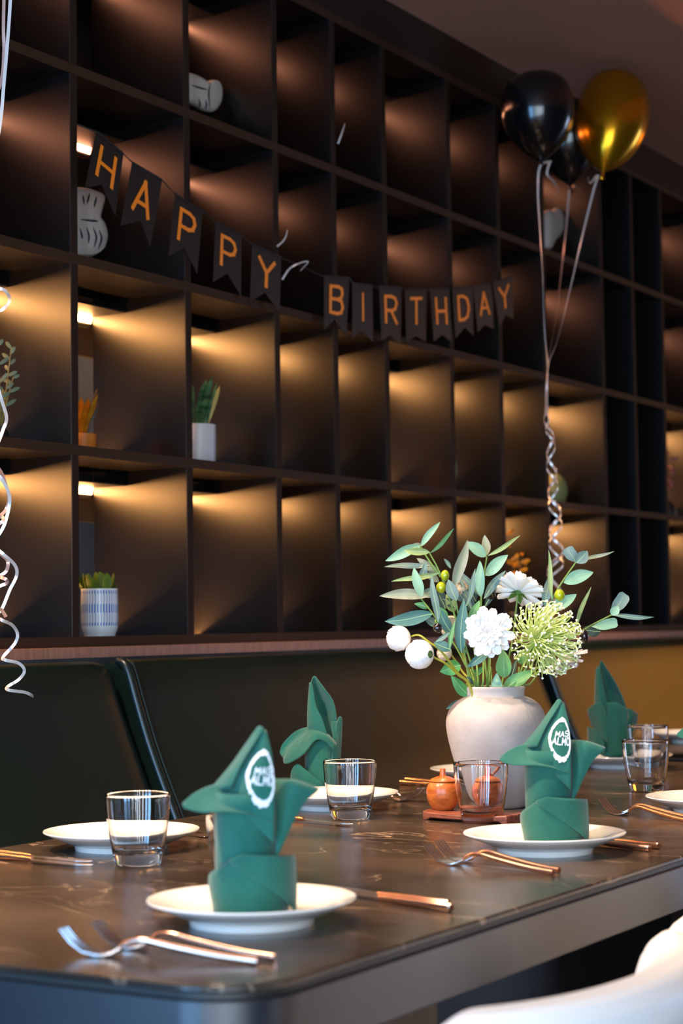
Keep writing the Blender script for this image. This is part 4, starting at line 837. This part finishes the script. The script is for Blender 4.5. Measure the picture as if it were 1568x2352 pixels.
for k_ in range(30):
    a = rnd.uniform(0, 2 * PI); rr = rnd.uniform(.1, .9) * 34 * s; b_ = c + Vector((math.cos(a) * rr, math.sin(a) * rr, 96 * s)); el = rnd.uniform(.5, 1.4)
    fleshy(t, b_, (math.cos(a) * math.cos(el), math.sin(a) * math.cos(el), math.sin(el)), rnd.uniform(28, 56) * s, rnd.uniform(18, 26) * s, M_succ)
M_snake = mat('snake_plant_green', (36, 74, 46), 0.4, rgb2=(92, 132, 84), nscale=55, stretch=(.4, .4, 1.6), detail=2); M_sedge = mat('pale_leaf_edge', (178, 160, 84), 0.5)
def snake(label, px, i, Y, prof, mpot, leaves, name='snake_plant', mleaf=None):
    y0 = onshelf(px, i, Y); t, c, s, m = pot_thing(name, label, px, y0, prof, Y, mpot); m.build('pot', mpot, t)
    for (x0, x1, h0, h1, wd, tone) in leaves:
        b_ = c + RT * (x0 * s) + Vector((0, 0, h0 * s)); tp = c + RT * (x1 * s) + Vector((0, 0, h1 * s)); fleshy(t, b_, tp - b_, (tp - b_).length, wd * s, tone, up=_f0)
    return t
snake('banded snake plant in a small white pot on a middle shelf', 455, 1, D + .12, [(0, 0), (36, 0), (40, 4), (41, 10), (42, 92), (41, 96), (38, 95), (37, 88), (0, 88)], M_pw, [(-12, -22, 88, 190, 26, M_snake), (0, 8, 88, 204, 34, M_snake), (12, 20, 88, 212, 26, M_snake), (16, 50, 88, 192, 13, M_sedge), (14, 44, 88, 200, 8, M_snake), (22, 26, 88, 164, 14, M_snake)])
M_yel = mat('yellow_leaf', (214, 150, 20), 0.5, rgb2=(170, 104, 14), nscale=50); M_drk = mat('dark_leaf_edge', (60, 40, 22), 0.5)
snake('yellow leafed plant in an orange pot at the back of a left shelf', 192, 1, D + .15, [(0, 0), (26, 0), (28, 4), (30, 50), (29, 54), (27, 53), (26, 46), (0, 46)], M_por, [(0, 2, 46, 138, 30, M_yel), (6, 30, 46, 162, 14, M_drk), (4, 22, 46, 148, 20, M_yel), (6, 36, 58, 130, 9, M_drk), (-8, -14, 46, 140, 26, M_yel)], 'yellow_plant')
def vaseobj(label, px, i, Y, hpx, rpx, m, name='oval_vase'):
    y0 = onshelf(px, i, Y); t, c, s, mb = pot_thing(name, label, px, y0, [(0, 0), (rpx * .5, 0), (rpx * .8, hpx * .18), (rpx, hpx * .5), (rpx * .85, hpx * .78), (rpx * .45, hpx * .96), (rpx * .25, hpx), (rpx * .2, hpx * .98), (0, hpx * .9)], Y, m, 'vase'); mb.build('body', m, t); return t
vaseobj('pinkish white oval vase edge showing on a middle shelf', 782, 1, D + .17, 128, 20, mat('pinkish_ceramic', (206, 176, 158), .5))
vaseobj('dark green oval vase on a middle shelf left of the balloon ribbons', 1046, 1, D + .15, 128, 27, mat('green_ceramic', (58, 84, 48), .4))
vaseobj('pale green round vase behind the curled balloon ribbons', 1274, 1, D + .13, 78, 30, mat('pale_green_ceramic', (150, 158, 104), .45))
# sprays of artificial leaves on the shelves
def spray(label, px, i, Y, stems, tone, mstem, group='sprays on the shelves', lw=12):
    y0 = onshelf(px, i, Y); c = aty(px, y0, Y); s = (c - CAMP).dot(FW) / FPX; t = thing('leaf_spray', c, label, 'plant', group)
    rnd = random.Random(px)
    MB().lathe([(max(.0002, r * s), z * s) for r, z in dense([(0, 0), (14, 0), (18, 12), (15, 30), (9, 38), (10, 42), (7, 40), (0, 34)], 2)], 24, c).build('pot', M_black, t)
    for (x0, y0_, x1, y1, n) in stems:
        a, b_ = c + Vector((0, 0, 38 * s)), aty(x1, y1, Y); mid = aty(x0, y0_, Y); P_ = spline([a, mid, b_], 20)
        MB().tube(P_, .0012, 6).build('stem', mstem, t)
        for k_ in range(n):
            f = .35 + .65 * k_ / max(1, n - 1); p = cr([a, mid, b_], f); d = (b_ - mid).normalized(); sd = 1 if k_ % 2 else -1
            e = (d * rnd.uniform(.4, 1) + RT * sd * rnd.uniform(.4, 1) + _f0 * rnd.uniform(-.3, .3)).normalized(); fleshy(t, p, e, rnd.uniform(.7, 1.3) * lw * 2.6 * s, lw * s, tone, up=_f0)
    return t
spray('grey green artificial spray on a shelf at the left edge', 4, 1, D + .10, [(0, 900, -4, 772, 9), (16, 880, 26, 800, 9), (14, 930, 30, 868, 6), (-8, 900, -20, 800, 6)], mat('dusty_green', (92, 108, 84), .6), mat('olive_stem_paint', (120, 110, 60), .6), lw=9)
spray('yellow leafed artificial spray on the lowest shelf behind the bouquet', 1180, 0, D + .07, [(1185, 1300, 1165, 1228, 4), (1195, 1290, 1225, 1250, 6), (1192, 1310, 1215, 1290, 6), (1178, 1310, 1170, 1290, 4)], M_yel, M_drk, lw=9)
spray('dull pink artificial flower spray on a shelf at the right edge', 1537, 1, D + .10, [(1536, 1110, 1536, 1045, 7), (1538, 1120, 1546, 1060, 6)], mat('dusty_pink', (130, 82, 84), .6), M_drk, lw=7)

# ------------------------------------------------------------------ white chairs on the near side
M_uph = mat('white_leatherette', (226, 228, 230), 0.42, bump=0.05, bscale=300); M_cshell = mat('black_chair_shell', (14, 14, 16), 0.45)
def chair(x, y, label):
    """low tub chair facing +y (the table); the padded back wraps round the sitter"""
    c = Vector((x, y, 0)); t = thing('dining_chair', c, label, 'chair', 'white tub chairs')
    def wrapped(name, m, prof, zo=0.0):
        rows = []; n = 64
        for i in range(n + 1):
            a = math.radians(198 + 144 * i / n); e = min(i, n - i) / n; drop = 0.045 * max(0, 1 - e / .13) ** 2.2
            rows.append([Vector((x + (.265 + o) * math.cos(a), y + (.150 + o) * math.sin(a), z - (drop if z > .6 else 0))) for o, z in prof])
        mb = MB().grid(rows, True).add(rows[0], [tuple(range(len(prof)))]).add(rows[-1], [tuple(range(len(prof)))]); o = mb.build(name, m, t); return o
    bevel(wrapped('backrest', M_uph, [(-.03, .47), (-.03, .70), (-.02, .722), (0, .732), (.022, .728), (.034, .712), (.036, .69), (.030, .678), (.0, .678), (-.0, .47)]), .006, 2)
    wrapped('shell', M_cshell, [(.002, .40), (.002, .675), (.026, .675), (.030, .62), (.024, .42)])
    pts = [(x + .225 * math.cos(2 * PI * i / 40), y + .005 + .132 * math.sin(2 * PI * i / 40)) for i in range(40)]
    bevel(MB().poly([Vector((a, b_, .39)) for a, b_ in pts], (0, 0, .09)).build('seat', M_uph, t), .025, 3)
    for sx in (-1, 1):
        for sy in (-1, 1): MB().tube([(x + sx * .15, y + sy * .08, .395), (x + sx * .2, y - .03 + sy * .14, 0.0)], [.014, .009], 12).build('leg', M_cshell, t)
    return t
chair(1.602, .805, 'white tub chair nearest the camera, pushed under the table corner')
chair(2.18, .825, 'white tub chair behind the nearest one at the right edge')
